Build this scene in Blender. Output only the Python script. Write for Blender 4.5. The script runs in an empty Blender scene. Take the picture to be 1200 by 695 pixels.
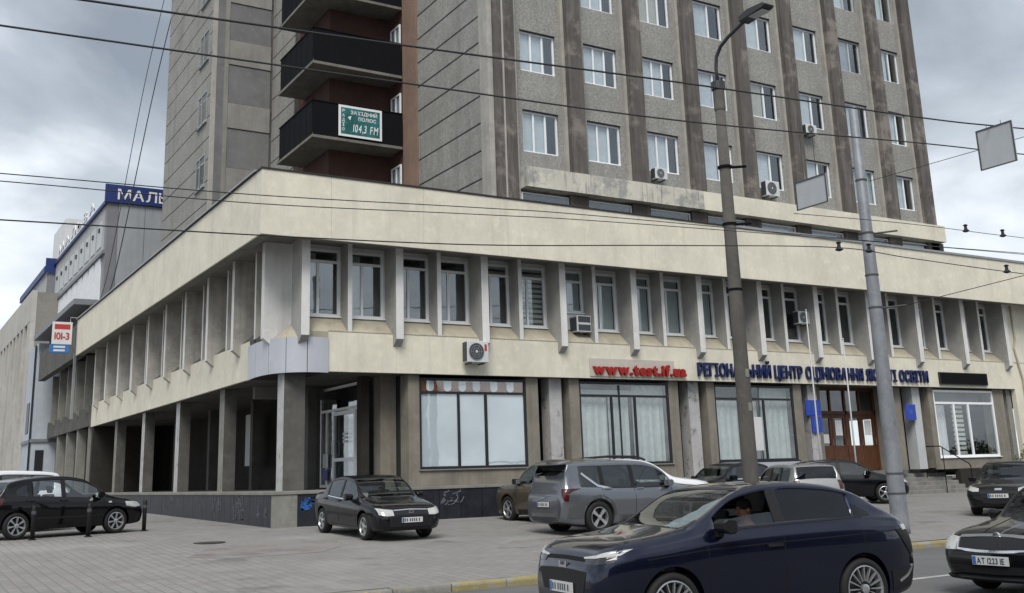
import bpy, bmesh, math, random
import numpy as np
from mathutils import Vector, Matrix
from mathutils.bvhtree import BVHTree

random.seed(7)
SC = bpy.context.scene
COL = SC.collection
R = math.radians

# ------------------------------------------------------------------ camera
def make_camera():
    yaw, pit, rol = R(30.84), R(13.25), R(-1.724)
    cy, sy, cp, sp = math.cos(yaw), math.sin(yaw), math.cos(pit), math.sin(pit)
    f = Vector((sy * cp, cy * cp, sp)); r = Vector((cy, -sy, 0)); u = r.cross(f)
    c, s = math.cos(rol), math.sin(rol)
    r2 = r * c + u * s; u2 = r * -s + u * c
    cam = bpy.data.cameras.new('camera'); o = bpy.data.objects.new('camera', cam); COL.objects.link(o)
    m = Matrix((r2, u2, -f)).transposed().to_4x4(); m.translation = (0, 0, 1.74)
    o.matrix_world = m
    cam.sensor_width = 36; cam.lens = 36 * 1216 / 1200
    cam.shift_x = 20 / 1200; cam.shift_y = -76.5 / 1200
    cam.clip_start = .1; cam.clip_end = 3000
    SC.camera = o
make_camera()

# ------------------------------------------------------------------ world, sun, exposure
SUN_EL, SUN_AZ = R(50), R(215)        # azimuth measured from +Y towards +X; light comes from behind the viewer's left
def make_world():
    w = bpy.data.worlds.new('World'); SC.world = w; w.use_nodes = True
    nt = w.node_tree; N = nt.nodes; L = nt.links; N.clear()
    out = N.new('ShaderNodeOutputWorld'); bg = N.new('ShaderNodeBackground'); bg.inputs[1].default_value = .1
    sky = N.new('ShaderNodeTexSky'); sky.sky_type = 'NISHITA'; sky.sun_disc = False
    sky.sun_elevation = SUN_EL; sky.sun_rotation = SUN_AZ; sky.air_density = 1.2; sky.dust_density = 2.5
    tc = N.new('ShaderNodeTexCoord'); sep = N.new('ShaderNodeSeparateXYZ'); L.new(tc.outputs['Generated'], sep.inputs[0])
    ab = N.new('ShaderNodeMath'); ab.operation = 'ABSOLUTE'; L.new(sep.outputs[2], ab.inputs[0])
    ad = N.new('ShaderNodeMath'); ad.operation = 'ADD'; ad.inputs[1].default_value = .22; L.new(ab.outputs[0], ad.inputs[0])
    dv = []
    for k in (0, 1):
        d = N.new('ShaderNodeMath'); d.operation = 'DIVIDE'; L.new(sep.outputs[k], d.inputs[0]); L.new(ad.outputs[0], d.inputs[1]); dv.append(d)
    cmb = N.new('ShaderNodeCombineXYZ'); L.new(dv[0].outputs[0], cmb.inputs[0]); L.new(dv[1].outputs[0], cmb.inputs[1])
    cmb.inputs[2].default_value = 3.7
    n1 = N.new('ShaderNodeTexNoise'); n1.inputs['Scale'].default_value = 1.5; n1.inputs['Detail'].default_value = 7; n1.inputs['Roughness'].default_value = .52
    n1.inputs['Distortion'].default_value = .35
    L.new(cmb.outputs[0], n1.inputs['Vector'])
    rp = N.new('ShaderNodeValToRGB'); e = rp.color_ramp.elements
    e[0].position = .34; e[0].color = (1.6, 1.78, 2.02, 1); e[1].position = .68; e[1].color = (6.0, 6.25, 6.5, 1)
    m_ = e.new(.5); m_.color = (2.8, 3.05, 3.35, 1)
    L.new(n1.outputs[0], rp.inputs[0])
    # the cloud deck thins towards the horizon
    hz = N.new('ShaderNodeMapRange'); hz.inputs[1].default_value = .06; hz.inputs[2].default_value = .34; hz.inputs[3].default_value = 1; hz.inputs[4].default_value = 0
    L.new(ab.outputs[0], hz.inputs[0])
    n2 = N.new('ShaderNodeTexNoise'); n2.inputs['Scale'].default_value = 2.1; n2.inputs['Detail'].default_value = 5; L.new(cmb.outputs[0], n2.inputs['Vector'])
    mr2 = N.new('ShaderNodeMapRange'); mr2.inputs[1].default_value = .3; mr2.inputs[2].default_value = .62; L.new(n2.outputs[0], mr2.inputs[0])
    mu = N.new('ShaderNodeMath'); mu.operation = 'MULTIPLY'; L.new(hz.outputs[0], mu.inputs[0]); L.new(mr2.outputs[0], mu.inputs[1])
    mx = N.new('ShaderNodeMixRGB'); mx.inputs[2].default_value = (5.7, 5.95, 6.15, 1); L.new(mu.outputs[0], mx.inputs[0]); L.new(rp.outputs[0], mx.inputs[1])
    mx2 = N.new('ShaderNodeMixRGB'); mx2.inputs[0].default_value = .88; L.new(sky.outputs[0], mx2.inputs[1]); L.new(mx.outputs[0], mx2.inputs[2])
    L.new(mx2.outputs[0], bg.inputs[0]); L.new(bg.outputs[0], out.inputs[0])
    s = bpy.data.lights.new('sun', 'SUN'); s.energy = 1.5; s.angle = R(28); s.color = (1, .965, .91)
    so = bpy.data.objects.new('sun', s); COL.objects.link(so)
    d = Vector((math.sin(SUN_AZ) * math.cos(SUN_EL), math.cos(SUN_AZ) * math.cos(SUN_EL), math.sin(SUN_EL)))
    so.rotation_euler = d.to_track_quat('Z', 'Y').to_euler(); so.location = d * 60 + Vector((15, 20, 0))
    vs = SC.view_settings; vs.view_transform = 'Standard'; vs.look = 'None'; vs.gamma = 1; vs.use_curve_mapping = False; vs.exposure = .95
make_world()
SC.render.engine = 'CYCLES'; SC.cycles.max_bounces = 6; SC.cycles.transparent_max_bounces = 12
SC.cycles.use_denoising = True

# ------------------------------------------------------------------ materials
MT = {}
def mat(name, col, rough=.7, metal=0., var=.12, vs=1.2, fine=0., fs=45, streak=0., ss=1.6, scol=None, slo=.5, shi=.72,
        bump=0., bs=50, coat=0., spec=.28, obj=False, patch=None):
    m = bpy.data.materials.new(name); m.use_nodes = True; nt = m.node_tree; N = nt.nodes; L = nt.links
    b = N['Principled BSDF']; b.inputs['Roughness'].default_value = rough; b.inputs['Metallic'].default_value = metal
    b.inputs['Specular IOR Level'].default_value = spec
    if coat: b.inputs['Coat Weight'].default_value = coat; b.inputs['Coat Roughness'].default_value = .03; b.inputs['Coat IOR'].default_value = 1.5
    if obj:
        tc = N.new('ShaderNodeTexCoord'); P = tc.outputs['Object']
    else:
        g = N.new('ShaderNodeNewGeometry'); P = g.outputs['Position']
    c = tuple(col) + (1,)
    cur = None
    def noise(scale, detail=5, vec=None, rough_=.55):
        n = N.new('ShaderNodeTexNoise'); n.inputs['Scale'].default_value = scale; n.inputs['Detail'].default_value = detail
        n.inputs['Roughness'].default_value = rough_; L.new(vec or P, n.inputs['Vector']); return n.outputs[0]
    def mixc(fac, a, bcol):
        x = N.new('ShaderNodeMixRGB'); L.new(fac, x.inputs[0])
        if a is None: x.inputs[1].default_value = c
        else: L.new(a, x.inputs[1])
        x.inputs[2].default_value = tuple(bcol) + (1,); return x.outputs[0]
    def rng(v, lo, hi, a=0., z=1.):
        r = N.new('ShaderNodeMapRange'); r.inputs[1].default_value = lo; r.inputs[2].default_value = hi; r.inputs[3].default_value = a; r.inputs[4].default_value = z
        L.new(v, r.inputs[0]); return r.outputs[0]
    if var:
        cur = mixc(rng(noise(vs), .3, .7), None, [k * (1 - var * 2) for k in col])
        cur = mixc(rng(noise(vs * 4.3), .52, .8, 0, .8), cur, [min(1, k * (1 + var)) for k in col])
    if fine:
        cur = mixc(rng(noise(fs, 3), .35, .7, 0, fine), cur, [k * .45 for k in col])
    if patch:                                  # worn-off areas: (colour, scale, lo, hi)
        cur = mixc(rng(noise(patch[1], 8, None, .65), patch[2], patch[3]), cur, patch[0])
    if streak:
        mp = N.new('ShaderNodeMapping'); mp.inputs['Scale'].default_value = (ss, ss, ss * .08); L.new(P, mp.inputs[0])
        cur = mixc(rng(noise(2.2, 6, mp.outputs[0], .6), slo, shi, 0, streak), cur, scol or [k * .4 for k in col])
    if cur is None: b.inputs['Base Color'].default_value = c
    else: L.new(cur, b.inputs['Base Color'])
    if bump:
        bn = N.new('ShaderNodeBump'); bn.inputs['Strength'].default_value = bump; bn.inputs['Distance'].default_value = .02
        L.new(noise(bs, 4), bn.inputs['Height']); L.new(bn.outputs[0], b.inputs['Normal'])
    MT[name] = m; return m

def glass(name, tint, refl_ior=1.5, rough=.02, base=0.):
    m = bpy.data.materials.new(name); m.use_nodes = True; nt = m.node_tree; N = nt.nodes; L = nt.links; N.clear()
    o = N.new('ShaderNodeOutputMaterial'); t = N.new('ShaderNodeBsdfTransparent'); t.inputs[0].default_value = tuple(tint) + (1,)
    g = N.new('ShaderNodeBsdfGlossy'); g.inputs['Roughness'].default_value = rough; g.inputs['Color'].default_value = (.92, .96, 1, 1)
    f0 = ((refl_ior - 1) / (refl_ior + 1)) ** 2 * 1.6 + base          # two faces of a pane, Schlick's curve
    lw = N.new('ShaderNodeLayerWeight'); lw.inputs[0].default_value = .5
    pw = N.new('ShaderNodeMath'); pw.operation = 'POWER'; pw.inputs[1].default_value = 5; L.new(lw.outputs['Facing'], pw.inputs[0])
    ad = N.new('ShaderNodeMath'); ad.operation = 'MULTIPLY_ADD'; ad.use_clamp = True; ad.inputs[1].default_value = 1 - f0; ad.inputs[2].default_value = f0; L.new(pw.outputs[0], ad.inputs[0])
    x = N.new('ShaderNodeMixShader'); L.new(ad.outputs[0], x.inputs[0]); L.new(t.outputs[0], x.inputs[1]); L.new(g.outputs[0], x.inputs[2])
    # slightly wavy panes
    ns = N.new('ShaderNodeTexNoise'); ns.inputs['Scale'].default_value = 1.3; ge = N.new('ShaderNodeNewGeometry'); L.new(ge.outputs['Position'], ns.inputs['Vector'])
    bp = N.new('ShaderNodeBump'); bp.inputs['Strength'].default_value = .02; bp.inputs['Distance'].default_value = .1; L.new(ns.outputs[0], bp.inputs['Height']); L.new(bp.outputs[0], g.inputs['Normal'])
    L.new(x.outputs[0], o.inputs[0]); MT[name] = m; return m

mat('cream', (.70, .67, .56), .75, var=.09, vs=.8, fine=.12, fs=9, streak=.5, ss=1.5, scol=(.46, .435, .365), slo=.52, shi=.8, bump=.05)
mat('cream_weathered', (.58, .56, .49), .8, var=.08, vs=.9, patch=((.30, .30, .285), 1.3, .47, .60), streak=.6, ss=2.6, scol=(.09, .085, .08), slo=.55, shi=.70, bump=.1)
mat('cream_dirty', (.45, .415, .325), .8, var=.12, vs=1.5, streak=.35, scol=(.2, .16, .11))
mat('white_fin', (.68, .68, .665), .7, var=.09, vs=1.1, streak=.45, ss=1.7, scol=(.36, .35, .33), slo=.52, shi=.78)
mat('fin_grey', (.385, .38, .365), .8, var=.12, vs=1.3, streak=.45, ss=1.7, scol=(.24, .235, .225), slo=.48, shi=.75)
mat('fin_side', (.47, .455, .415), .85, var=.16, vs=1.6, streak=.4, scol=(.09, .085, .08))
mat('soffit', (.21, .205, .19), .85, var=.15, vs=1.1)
mat('panel_grey', (.365, .363, .345), .92, var=.13, vs=.9, fine=.85, fs=11, streak=.28, ss=1.2, scol=(.13, .125, .115), bump=.35, bs=40)
mat('panel_side', (.345, .342, .322), .92, var=.13, vs=.6, fine=.65, fs=12, streak=.45, ss=.9, scol=(.15, .14, .13), bump=.25, bs=40)
mat('pilaster', (.106, .097, .091), .85, var=.16, vs=.8, streak=.5, ss=2.4, scol=(.25, .225, .20), slo=.48, shi=.75, bump=.1, patch=((.20, .18, .16), .7, .53, .62))
mat('pilaster_edge', (.40, .385, .355), .85, var=.14, vs=1, streak=.4, ss=2)
mat('panel_dark', (.175, .178, .18), .85, var=.14, vs=.8, streak=.3, ss=1.3, scol=(.2, .2, .19))
mat('panel_mid', (.25, .247, .23), .88, var=.12, vs=.7, streak=.3, scol=(.11, .11, .1))
mat('red_wall', (.085, .047, .039), .85, var=.14, vs=.8, streak=.3, scol=(.07, .035, .03))
mat('red_edge', (.25, .17, .13), .85, var=.12, vs=.8, streak=.35, scol=(.15, .1, .08))
mat('granite', (.026, .029, .040), .5, spec=.3, var=.3, vs=2.5, fine=.4, fs=60, streak=.25, scol=(.12, .12, .13), slo=.6)
mat('concrete', (.25, .25, .225), .85, var=.15, vs=1.8, streak=.3)
mat('concrete_dark', (.12, .117, .109), .88, var=.18, vs=1.2, streak=.35)
mat('ledge_stone', (.24, .235, .215), .8, var=.15)
mat('beige_stone', (.235, .218, .182), .8, var=.14, vs=1.3, streak=.4, scol=(.11, .095, .078))
mat('marble', (.45, .45, .45), .5, var=.12, vs=2, patch=((.16, .15, .14), 3., .56, .66), streak=.25)
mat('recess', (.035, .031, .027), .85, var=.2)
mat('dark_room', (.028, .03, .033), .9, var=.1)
mat('upvc', (.80, .82, .84), .4, var=.04)
mat('upvc_grey', (.46, .48, .49), .45, var=.06)
mat('frame_dark', (.022, .024, .03), .4, var=.05)
mat('curtain', (.72, .735, .755), .9, var=.08, vs=4)
mat('sheer', (.60, .63, .62), .9, var=.1, vs=5, streak=.45, ss=12, scol=(.38, .44, .45), slo=.4, shi=.7)
mat('curtain_warm', (.60, .55, .45), .9, var=.08, vs=4)
mat('curtain_grey', (.36, .38, .41), .9, var=.1, vs=4)
mat('house_wall', (.13, .125, .115), .85, var=.1)  # walls of the added houses, darkened for what cars and panes reflect
mat('house_roof', (.12, .06, .045), .8, var=.15)
mat('blind', (.55, .55, .52), .8, var=.05)
mat('whiteboard', (.70, .745, .79), .35, var=.04, vs=.8, patch=((.62, .72, .58), .8, .60, .70))
mat('orange', (.30, .10, .035), .6, var=.12)
mat('metal_cover', (.46, .48, .53), .42, metal=.15, var=.06, vs=.8)
mat('flashing', (.34, .35, .36), .45, metal=.5, var=.1)
mat('flashing_dark', (.035, .033, .03), .7)
mat('black_metal', (.006, .0065, .009), .8, var=.1, spec=.12)
mat('slab', (.19, .185, .165), .9, var=.18, vs=1, streak=.3)
mat('sign_red', (.30, .016, .012), .45, var=.06)
mat('sign_blue', (.010, .019, .085), .45, var=.05)
mat('plaque_blue', (.028, .06, .38), .5, var=.08)
mat('sign_royal', (.022, .042, .16), .5, var=.06)
mat('letter_white', (.72, .74, .76), .5, var=.02)
mat('sign_board', (.62, .63, .64), .5, var=.06)
mat('sign_pale', (.50, .465, .42), .6, var=.08)
mat('sign_teal', (.035, .19, .19), .5, var=.3, vs=1.3)
mat('sign_cyan', (.05, .17, .42), .5, var=.3, vs=2)
mat('paint_red', (.42, .05, .04), .5, var=.05)
mat('tan_shaded', (.24, .23, .21), .85, var=.1)  # shade between the ribs put into the wall colour
mat('led_board', (.008, .008, .009), .9, var=.05, spec=.08)
mat('wood_door', (.105, .042, .021), .5, var=.2, vs=3, streak=.4, ss=5)
mat('ac_white', (.58, .60, .61), .45, var=.05, streak=.2)
mat('ac_dark', (.06, .065, .075), .5, var=.08)
mat('pole_concrete', (.115, .108, .098), .85, var=.14, vs=2, fine=.3, fs=30, streak=.3, bump=.15)
mat('pole_steel', (.25, .265, .29), .55, metal=.25, var=.14, vs=2.2, streak=.3, ss=3, scol=(.13, .135, .15))
mat('lamp_arm', (.06, .062, .066), .5, metal=.3)
mat('lamp_lens', (.5, .51, .52), .3)
mat('wire', (.03, .03, .032), .6, var=0)
mat('sign_back', (.44, .46, .48), .5, metal=.2, var=.05)
mat('kerb_yellow', (.33, .285, .14), .8, var=.14, vs=3, patch=((.26, .25, .225), 2.6, .5, .58), fine=.3, fs=40, bump=.2)
mat('kerb_grey', (.24, .235, .215), .85, var=.15, vs=3, patch=((.34, .29, .13), 2.2, .56, .64), bump=.2)
mat('stone_step', (.22, .217, .205), .8, var=.2, vs=2)
mat('line_white', (.42, .42, .41), .8, var=.15, vs=3)
mat('graffiti_white', (.17, .185, .22), .7, var=.2, vs=3)
mat('graffiti_blue', (.03, .13, .42), .6, var=.2, vs=3)
mat('malva_wall', (.33, .35, .375), .6, var=.06, vs=.4, streak=.2)
mat('malva_side', (.40, .41, .42), .7, var=.08, vs=.4, streak=.25)
mat('malva_dark', (.2, .21, .225), .6, var=.08)
mat('pale_blue_wall', (.42, .46, .51), .7, var=.08, vs=.5)
mat('tan_stone', (.46, .45, .42), .85, var=.12, vs=.5, streak=.25)
mat('leaf', (.062, .10, .028), .6, var=.25, vs=6)
mat('bark', (.08, .06, .045), .9)
mat('rubber', (.017, .017, .018), .75, var=.1, obj=True)
mat('rim_silver', (.50, .51, .52), .3, metal=.75, var=.03, obj=True)
mat('rim_dark', (.03, .031, .034), .4, metal=.4, obj=True)
mat('trim_black', (.014, .014, .016), .5, var=.1, obj=True)
mat('trim_grey', (.075, .078, .082), .6, var=.08, obj=True)
mat('chrome', (.62, .63, .65), .18, metal=.9, var=0)
mat('lamp_clear', (.46, .47, .46), .15, var=.1, vs=9, coat=.8, obj=True)
mat('lamp_dark', (.03, .032, .036), .15, coat=.8, obj=True)
mat('lamp_red', (.055, .004, .006), .2, coat=.8, obj=True)
mat('plate_white', (.55, .56, .56), .5, var=.03, obj=True)
mat('plate_ink', (.03, .03, .035), .6, var=0)
mat('seat', (.03, .03, .033), .8, var=.1, obj=True)
mat('interior', (.018, .018, .02), .85, var=.1, obj=True)
mat('well', (.007, .007, .008), .9, var=0)
def paint(name, col, rough=.35, metal=0., spec=.1, coat=.8): return mat(name, col, rough, metal, var=.03, vs=2, coat=coat, spec=spec, obj=True)
paint('paint_navy', (.0062, .0092, .030), .28, .7, .3, 1.); paint('paint_black', (.0028, .0028, .0036), coat=.6); paint('paint_black2', (.0035, .004, .0065), coat=.65)
paint('paint_grey', (.185, .198, .22), .3, .75, .3); paint('paint_brown', (.10, .083, .06), .32, .4); paint('paint_white', (.66, .68, .70), .35, 0); paint('paint_silver', (.34, .345, .34), .35, .5)
glass('glass_win', (.90, .93, .94), 1.55, .015, .05)
glass('glass_shop', (.93, .95, .95), 1.5, .015, .03)
glass('glass_car', (.30, .33, .34), 1.55, .01, .02)
glass('glass_screen', (.55, .60, .59), 1.5, .01, .02)
glass('glass_tint', (.07, .075, .085), 1.5, .01, .0)

def paving_material():
    m = bpy.data.materials.new('paving'); m.use_nodes = True; nt = m.node_tree; N = nt.nodes; L = nt.links
    b = N['Principled BSDF']; b.inputs['Roughness'].default_value = .82
    g = N.new('ShaderNodeNewGeometry')
    mp = N.new('ShaderNodeMapping'); mp.inputs['Rotation'].default_value = (0, 0, R(90)); L.new(g.outputs['Position'], mp.inputs[0])
    br = N.new('ShaderNodeTexBrick'); br.inputs['Scale'].default_value = 1; br.inputs['Brick Width'].default_value = .40; br.inputs['Row Height'].default_value = .20
    br.inputs['Mortar Size'].default_value = .014; br.inputs['Color1'].default_value = (.24, .233, .224, 1); br.inputs['Color2'].default_value = (.205, .198, .19, 1)
    br.inputs['Mortar'].default_value = (.162, .155, .146, 1); br.inputs['Bias'].default_value = -.2
    L.new(mp.outputs[0], br.inputs['Vector'])
    def nz(s, d=6):
        n = N.new('ShaderNodeTexNoise'); n.inputs['Scale'].default_value = s; n.inputs['Detail'].default_value = d; L.new(g.outputs['Position'], n.inputs['Vector']); return n.outputs[0]
    def mix(f, lo, hi, amt, a, col):
        r = N.new('ShaderNodeMapRange'); r.inputs[1].default_value = lo; r.inputs[2].default_value = hi; r.inputs[4].default_value = amt; L.new(f, r.inputs[0])
        x = N.new('ShaderNodeMixRGB'); L.new(r.outputs[0], x.inputs[0]); L.new(a, x.inputs[1]); x.inputs[2].default_value = col; return x.outputs[0]
    c = mix(nz(.35), .45, .7, .55, br.outputs[0], (.17, .165, .155, 1))
    c = mix(nz(1.7), .52, .72, .55, c, (.165, .158, .148, 1))
    c = mix(nz(.9, 8), .60, .68, .6, c, (.105, .10, .095, 1))
    c = mix(nz(.22, 3), .54, .66, .35, c, (.36, .345, .325, 1))
    L.new(c, b.inputs['Base Color'])
    bp = N.new('ShaderNodeBump'); bp.inputs['Strength'].default_value = .5; bp.inputs['Distance'].default_value = .012; bp.invert = True
    L.new(br.outputs['Fac'], bp.inputs['Height']); L.new(bp.outputs[0], b.inputs['Normal'])
    MT['paving'] = m
paving_material()
mat('paving_red', (.225, .198, .188), .85, var=.14, vs=2, fine=.35, fs=9, patch=((.225, .217, .208), .9, .42, .56))
mat('asphalt', (.15, .15, .15), .85, var=.12, vs=.5, fine=.35, fs=70, streak=0, bump=.3, bs=80, patch=((.115, .115, .117), .4, .5, .62))
mat('ground_far', (.14, .14, .13), .9, var=.1)
mat('dark_spot', (.06, .055, .05), .7, var=.2, vs=4)

# ------------------------------------------------------------------ mesh helpers
class MB:
    def __init__(s): s.v = []; s.f = []; s.m = []
    def add(s, vs, fs, mi=0):
        o = len(s.v); s.v += [tuple(x) for x in vs]; s.f += [tuple(o + i for i in f) for f in fs]; s.m += [mi] * len(fs); return s
    def box(s, x0, x1, y0, y1, z0, z1, mi=0):
        return s.add([(x0, y0, z0), (x1, y0, z0), (x1, y1, z0), (x0, y1, z0), (x0, y0, z1), (x1, y0, z1), (x1, y1, z1), (x0, y1, z1)],
                     [(3, 2, 1, 0), (4, 5, 6, 7), (0, 1, 5, 4), (1, 2, 6, 5), (2, 3, 7, 6), (3, 0, 4, 7)], mi)
    def prism(s, poly, axis, a, b, mi=0):
        n = len(poly)
        def P(p, t): return {'x': (t, p[0], p[1]), 'y': (p[0], t, p[1]), 'z': (p[0], p[1], t)}[axis]
        return s.add([P(p, a) for p in poly] + [P(p, b) for p in poly],
                     [tuple(range(n))[::-1], tuple(range(n, 2 * n))] + [(i, (i + 1) % n, n + (i + 1) % n, n + i) for i in range(n)], mi)
    def tube(s, path, r, n=8, mi=0, cap=True):
        path = [Vector(p) for p in path]; rr = r if isinstance(r, (list, tuple)) else [r] * len(path)
        vs = []; prev = None
        for i, p in enumerate(path):
            t = (path[min(i + 1, len(path) - 1)] - path[max(i - 1, 0)]).normalized()
            if prev is None:
                u = t.orthogonal().normalized()
            else:
                u = prev - t * prev.dot(t); u = u.normalized() if u.length > 1e-6 else t.orthogonal().normalized()
            prev = u; w = t.cross(u)
            vs += [p + (u * math.cos(2 * math.pi * k / n) + w * math.sin(2 * math.pi * k / n)) * rr[i] for k in range(n)]
        fs = [(i * n + k, i * n + (k + 1) % n, (i + 1) * n + (k + 1) % n, (i + 1) * n + k) for i in range(len(path) - 1) for k in range(n)]
        if cap: fs += [tuple(range(n))[::-1], tuple((len(path) - 1) * n + k for k in range(n))]
        return s.add(vs, fs, mi)
    def lathe(s, prof, n=24, axis='z', c=(0, 0, 0), mi=0, close=False):
        vs = []
        for (r, h) in prof:
            for k in range(n):
                a = 2 * math.pi * k / n; p = (r * math.cos(a), r * math.sin(a), h)
                if axis == 'y': p = (p[0], p[2], p[1])
                elif axis == 'x': p = (p[2], p[0], p[1])
                vs.append((p[0] + c[0], p[1] + c[1], p[2] + c[2]))
        m = len(prof); rng = range(m) if close else range(m - 1)
        fs = [(i * n + k, i * n + (k + 1) % n, ((i + 1) % m) * n + (k + 1) % n, ((i + 1) % m) * n + k) for i in rng for k in range(n)]
        if not close: fs += [tuple(range(n))[::-1], tuple((m - 1) * n + k for k in range(n))]
        return s.add(vs, fs, mi)
    def mesh(s, name, mats, smooth=False, bevel=0.):
        bm = bmesh.new(); V = [bm.verts.new(v) for v in s.v]
        for f, mi in zip(s.f, s.m):
            try: fc = bm.faces.new([V[i] for i in f]); fc.material_index = mi; fc.smooth = smooth
            except ValueError: pass
        bmesh.ops.recalc_face_normals(bm, faces=bm.faces[:])
        if bevel: bmesh.ops.bevel(bm, geom=bm.edges[:], offset=bevel, segments=1, affect='EDGES', clamp_overlap=True)
        me = bpy.data.meshes.new(name); bm.to_mesh(me); bm.free()
        for k in (mats if isinstance(mats, (list, tuple)) else [mats]): me.materials.append(MT[k] if isinstance(k, str) else k)
        return me
    def build(s, name, mats, parent=None, loc=None, smooth=False, bevel=0.):
        return link(name, s.mesh(name, mats, smooth, bevel), parent, loc)

def link(name, me, parent=None, loc=None, rot=None):
    """loc given: mesh is local, loc in world axes. loc None: mesh coordinates are world coordinates."""
    o = bpy.data.objects.new(name, me); COL.objects.link(o)
    l = Vector(loc) if loc is not None else Vector((0, 0, 0))
    if parent is not None:
        o.parent = parent
        q = parent; off = Vector((0, 0, 0)); loc_ = False
        while q is not None: off += q.location; loc_ = loc_ or bool(q.get('_local')); q = q.parent
        if not loc_: l = l - off
    o.location = l
    if rot: o.rotation_euler = rot
    return o
def tag(o, label=None, cat=None, group=None, kind=None):
    if label: o['label'] = label
    if cat: o['category'] = cat
    if group: o['group'] = group
    if kind: o['kind'] = kind
    return o
def thing(name, label, cat, loc=(0, 0, 0), rotz=0., group=None, local=False):
    o = bpy.data.objects.new(name, None); COL.objects.link(o); o.location = loc; o.rotation_euler = (0, 0, rotz); o.empty_display_size = .2
    if local: o['_local'] = 1
    return tag(o, label, cat, group)
def box(name, m, parent, *b, bevel=0.): return MB().box(*b).build(name, m, parent, None, False, bevel)
def struct(name, mb, m, **k): return tag(mb.build(name, m, **k), kind='structure')

_tx = {}
def char_mesh(ch, size, ext, off, shear=0.):
    key = (ch, size, ext, off, shear)
    if key in _tx: return _tx[key]
    cu = bpy.data.curves.new('glyph', 'FONT'); cu.body = ch; cu.size = size; cu.extrude = ext; cu.offset = off; cu.resolution_u = 3; cu.shear = shear
    ob = bpy.data.objects.new('glyph', cu); COL.objects.link(ob)
    bpy.context.view_layer.update()
    me = bpy.data.meshes.new_from_object(ob.evaluated_get(bpy.context.evaluated_depsgraph_get()))
    bpy.data.objects.remove(ob); bpy.data.curves.remove(cu)
    xs = [v.co.x for v in me.vertices] or [0]; x0, x1 = min(xs), max(xs)
    for v in me.vertices: v.co.x -= x0
    _tx[key] = (me, x1 - x0); return _tx[key]
def letters(text, width, height, m, parent, origin, rot, xdir, ext=.03, off=.0, gap=.1, space=.45, name='letter', shear=0.):
    """one object per character, laid along xdir from origin, fitted to width"""
    size = height / .72
    W = 0; lay = []
    for ch in text:
        if ch == ' ': W += space * size; continue
        me, w = char_mesh(ch, size, ext, off, shear); lay.append((me, W, ch)); W += w + gap * size
    W -= gap * size; k = width / W
    out = []
    for me, x, ch in lay:
        if not me.materials: me.materials.append(MT[m])
        o = link(name, me, parent, Vector(origin) + Vector(xdir) * x * k, rot); o.scale = (k, 1, 1); out.append(o)
    return out
FRONT = (R(90), 0, 0); LEFT = (R(90), 0, R(-90))

# ================================================================== the setting
def g(Y):
    if Y < 15.0: return 0.
    if Y < 28: return .13 + .0331 * (Y - 15.3)
    return .55 + .0118 * (Y - 28)

mb = MB(); mb.add([(-900, -600, -.06), (1200, -600, -.06), (1200, 14.9, -.06), (-900, 14.9, -.06), (1200, 300, .35), (-900, 300, .35), (1200, 1500, .4), (-900, 1500, .4)], [(0, 1, 2, 3), (3, 2, 4, 5), (5, 4, 6, 7)])
struct('ground', mb, 'ground_far')
mb = MB(); n = 40
for i in range(n):
    a, b = -120 + i * 8, -112 + i * 8
    mb.add([(a, -20, 0), (b, -20, 0), (b, 15.04, 0), (a, 15.04, 0)], [(0, 1, 2, 3)])
struct('road', mb, 'asphalt')
mb = MB(); ys = [15.2, 18, 22, 28, 40, 60, 100, 160]
for a, b in zip(ys, ys[1:]): mb.add([(-90, a, g(a)), (130, a, g(a)), (130, b, g(b)), (-90, b, g(b))], [(0, 1, 2, 3)])
pav = struct('pavement', mb, 'paving')
kerb = tag(bpy.data.objects.new('kerb', None), kind='structure'); COL.objects.link(kerb); kerb.location = (0, 15.1, 0)
stones = [MB().prism([(0, -.05), (.195, -.05), (.195, .125), (.03, .125 + t), (0, .09)], 'x', .006, .994).mesh('kerb_stone', 'kerb_yellow', bevel=.012) for t in (.004, -.004, .0)]
grey = MB().prism([(0, -.05), (.195, -.05), (.195, .125), (.03, .12), (.005, .07)], 'x', .006, .994).mesh('kerb_stone', 'kerb_grey', bevel=.015)
for i in range(-6, 60):
    k = grey if i in (6, 7, 3, 23, 31) else stones[i % 3]
    o = link('kerb_stone', k, kerb, (i, 15.02 + random.uniform(-.008, .008), random.uniform(-.012, .01)))
    o.rotation_euler = (random.uniform(-.02, .02), random.uniform(-.008, .008), random.uniform(-.008, .008))
for i, (x0, x1) in enumerate([(-30, 4), (12.6, 16.2), (19.5, 23.1), (26.4, 30)]):
    tag(MB().add([(x0, 11.15, .004), (x1, 11.15, .004), (x1, 11.29, .004), (x0, 11.29, .004)], [(0, 1, 2, 3)]).build('road_marking', 'line_white'), kind='structure')
mb = MB(); mb.add([(x, y, g(y) + .004) for x, y in [(5.6, 21.6), (6.3, 20.9), (8.2, 21.0), (9.0, 22.0), (9.4, 23.2), (8.0, 24.1), (6.6, 23.6)]], [tuple(range(7))])
tag(mb.build('paving_patch', 'paving_red'), kind='structure')
mb = MB(); mb.add([(x, y, g(y) + .004) for x, y in [(11.4, 19.4), (14.2, 18.6), (16.6, 19.8), (15.5, 21.0), (12.6, 20.7)]], [tuple(range(5))])
tag(mb.build('paving_patch', 'paving_red'), kind='structure')
tag(MB().lathe([(.36, 0), (.36, .012), (.33, .016)], 24, c=(6.85, 24.6, g(24.6))).build('dark_spot_disc', 'dark_spot'), 'dark round disc added for an unknown spot in the pavement before the dark stone plinth', 'dark_spot')  # disc added for a dark spot of unknown kind
# low tufts and litter along the wall are left to the paving material

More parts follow.
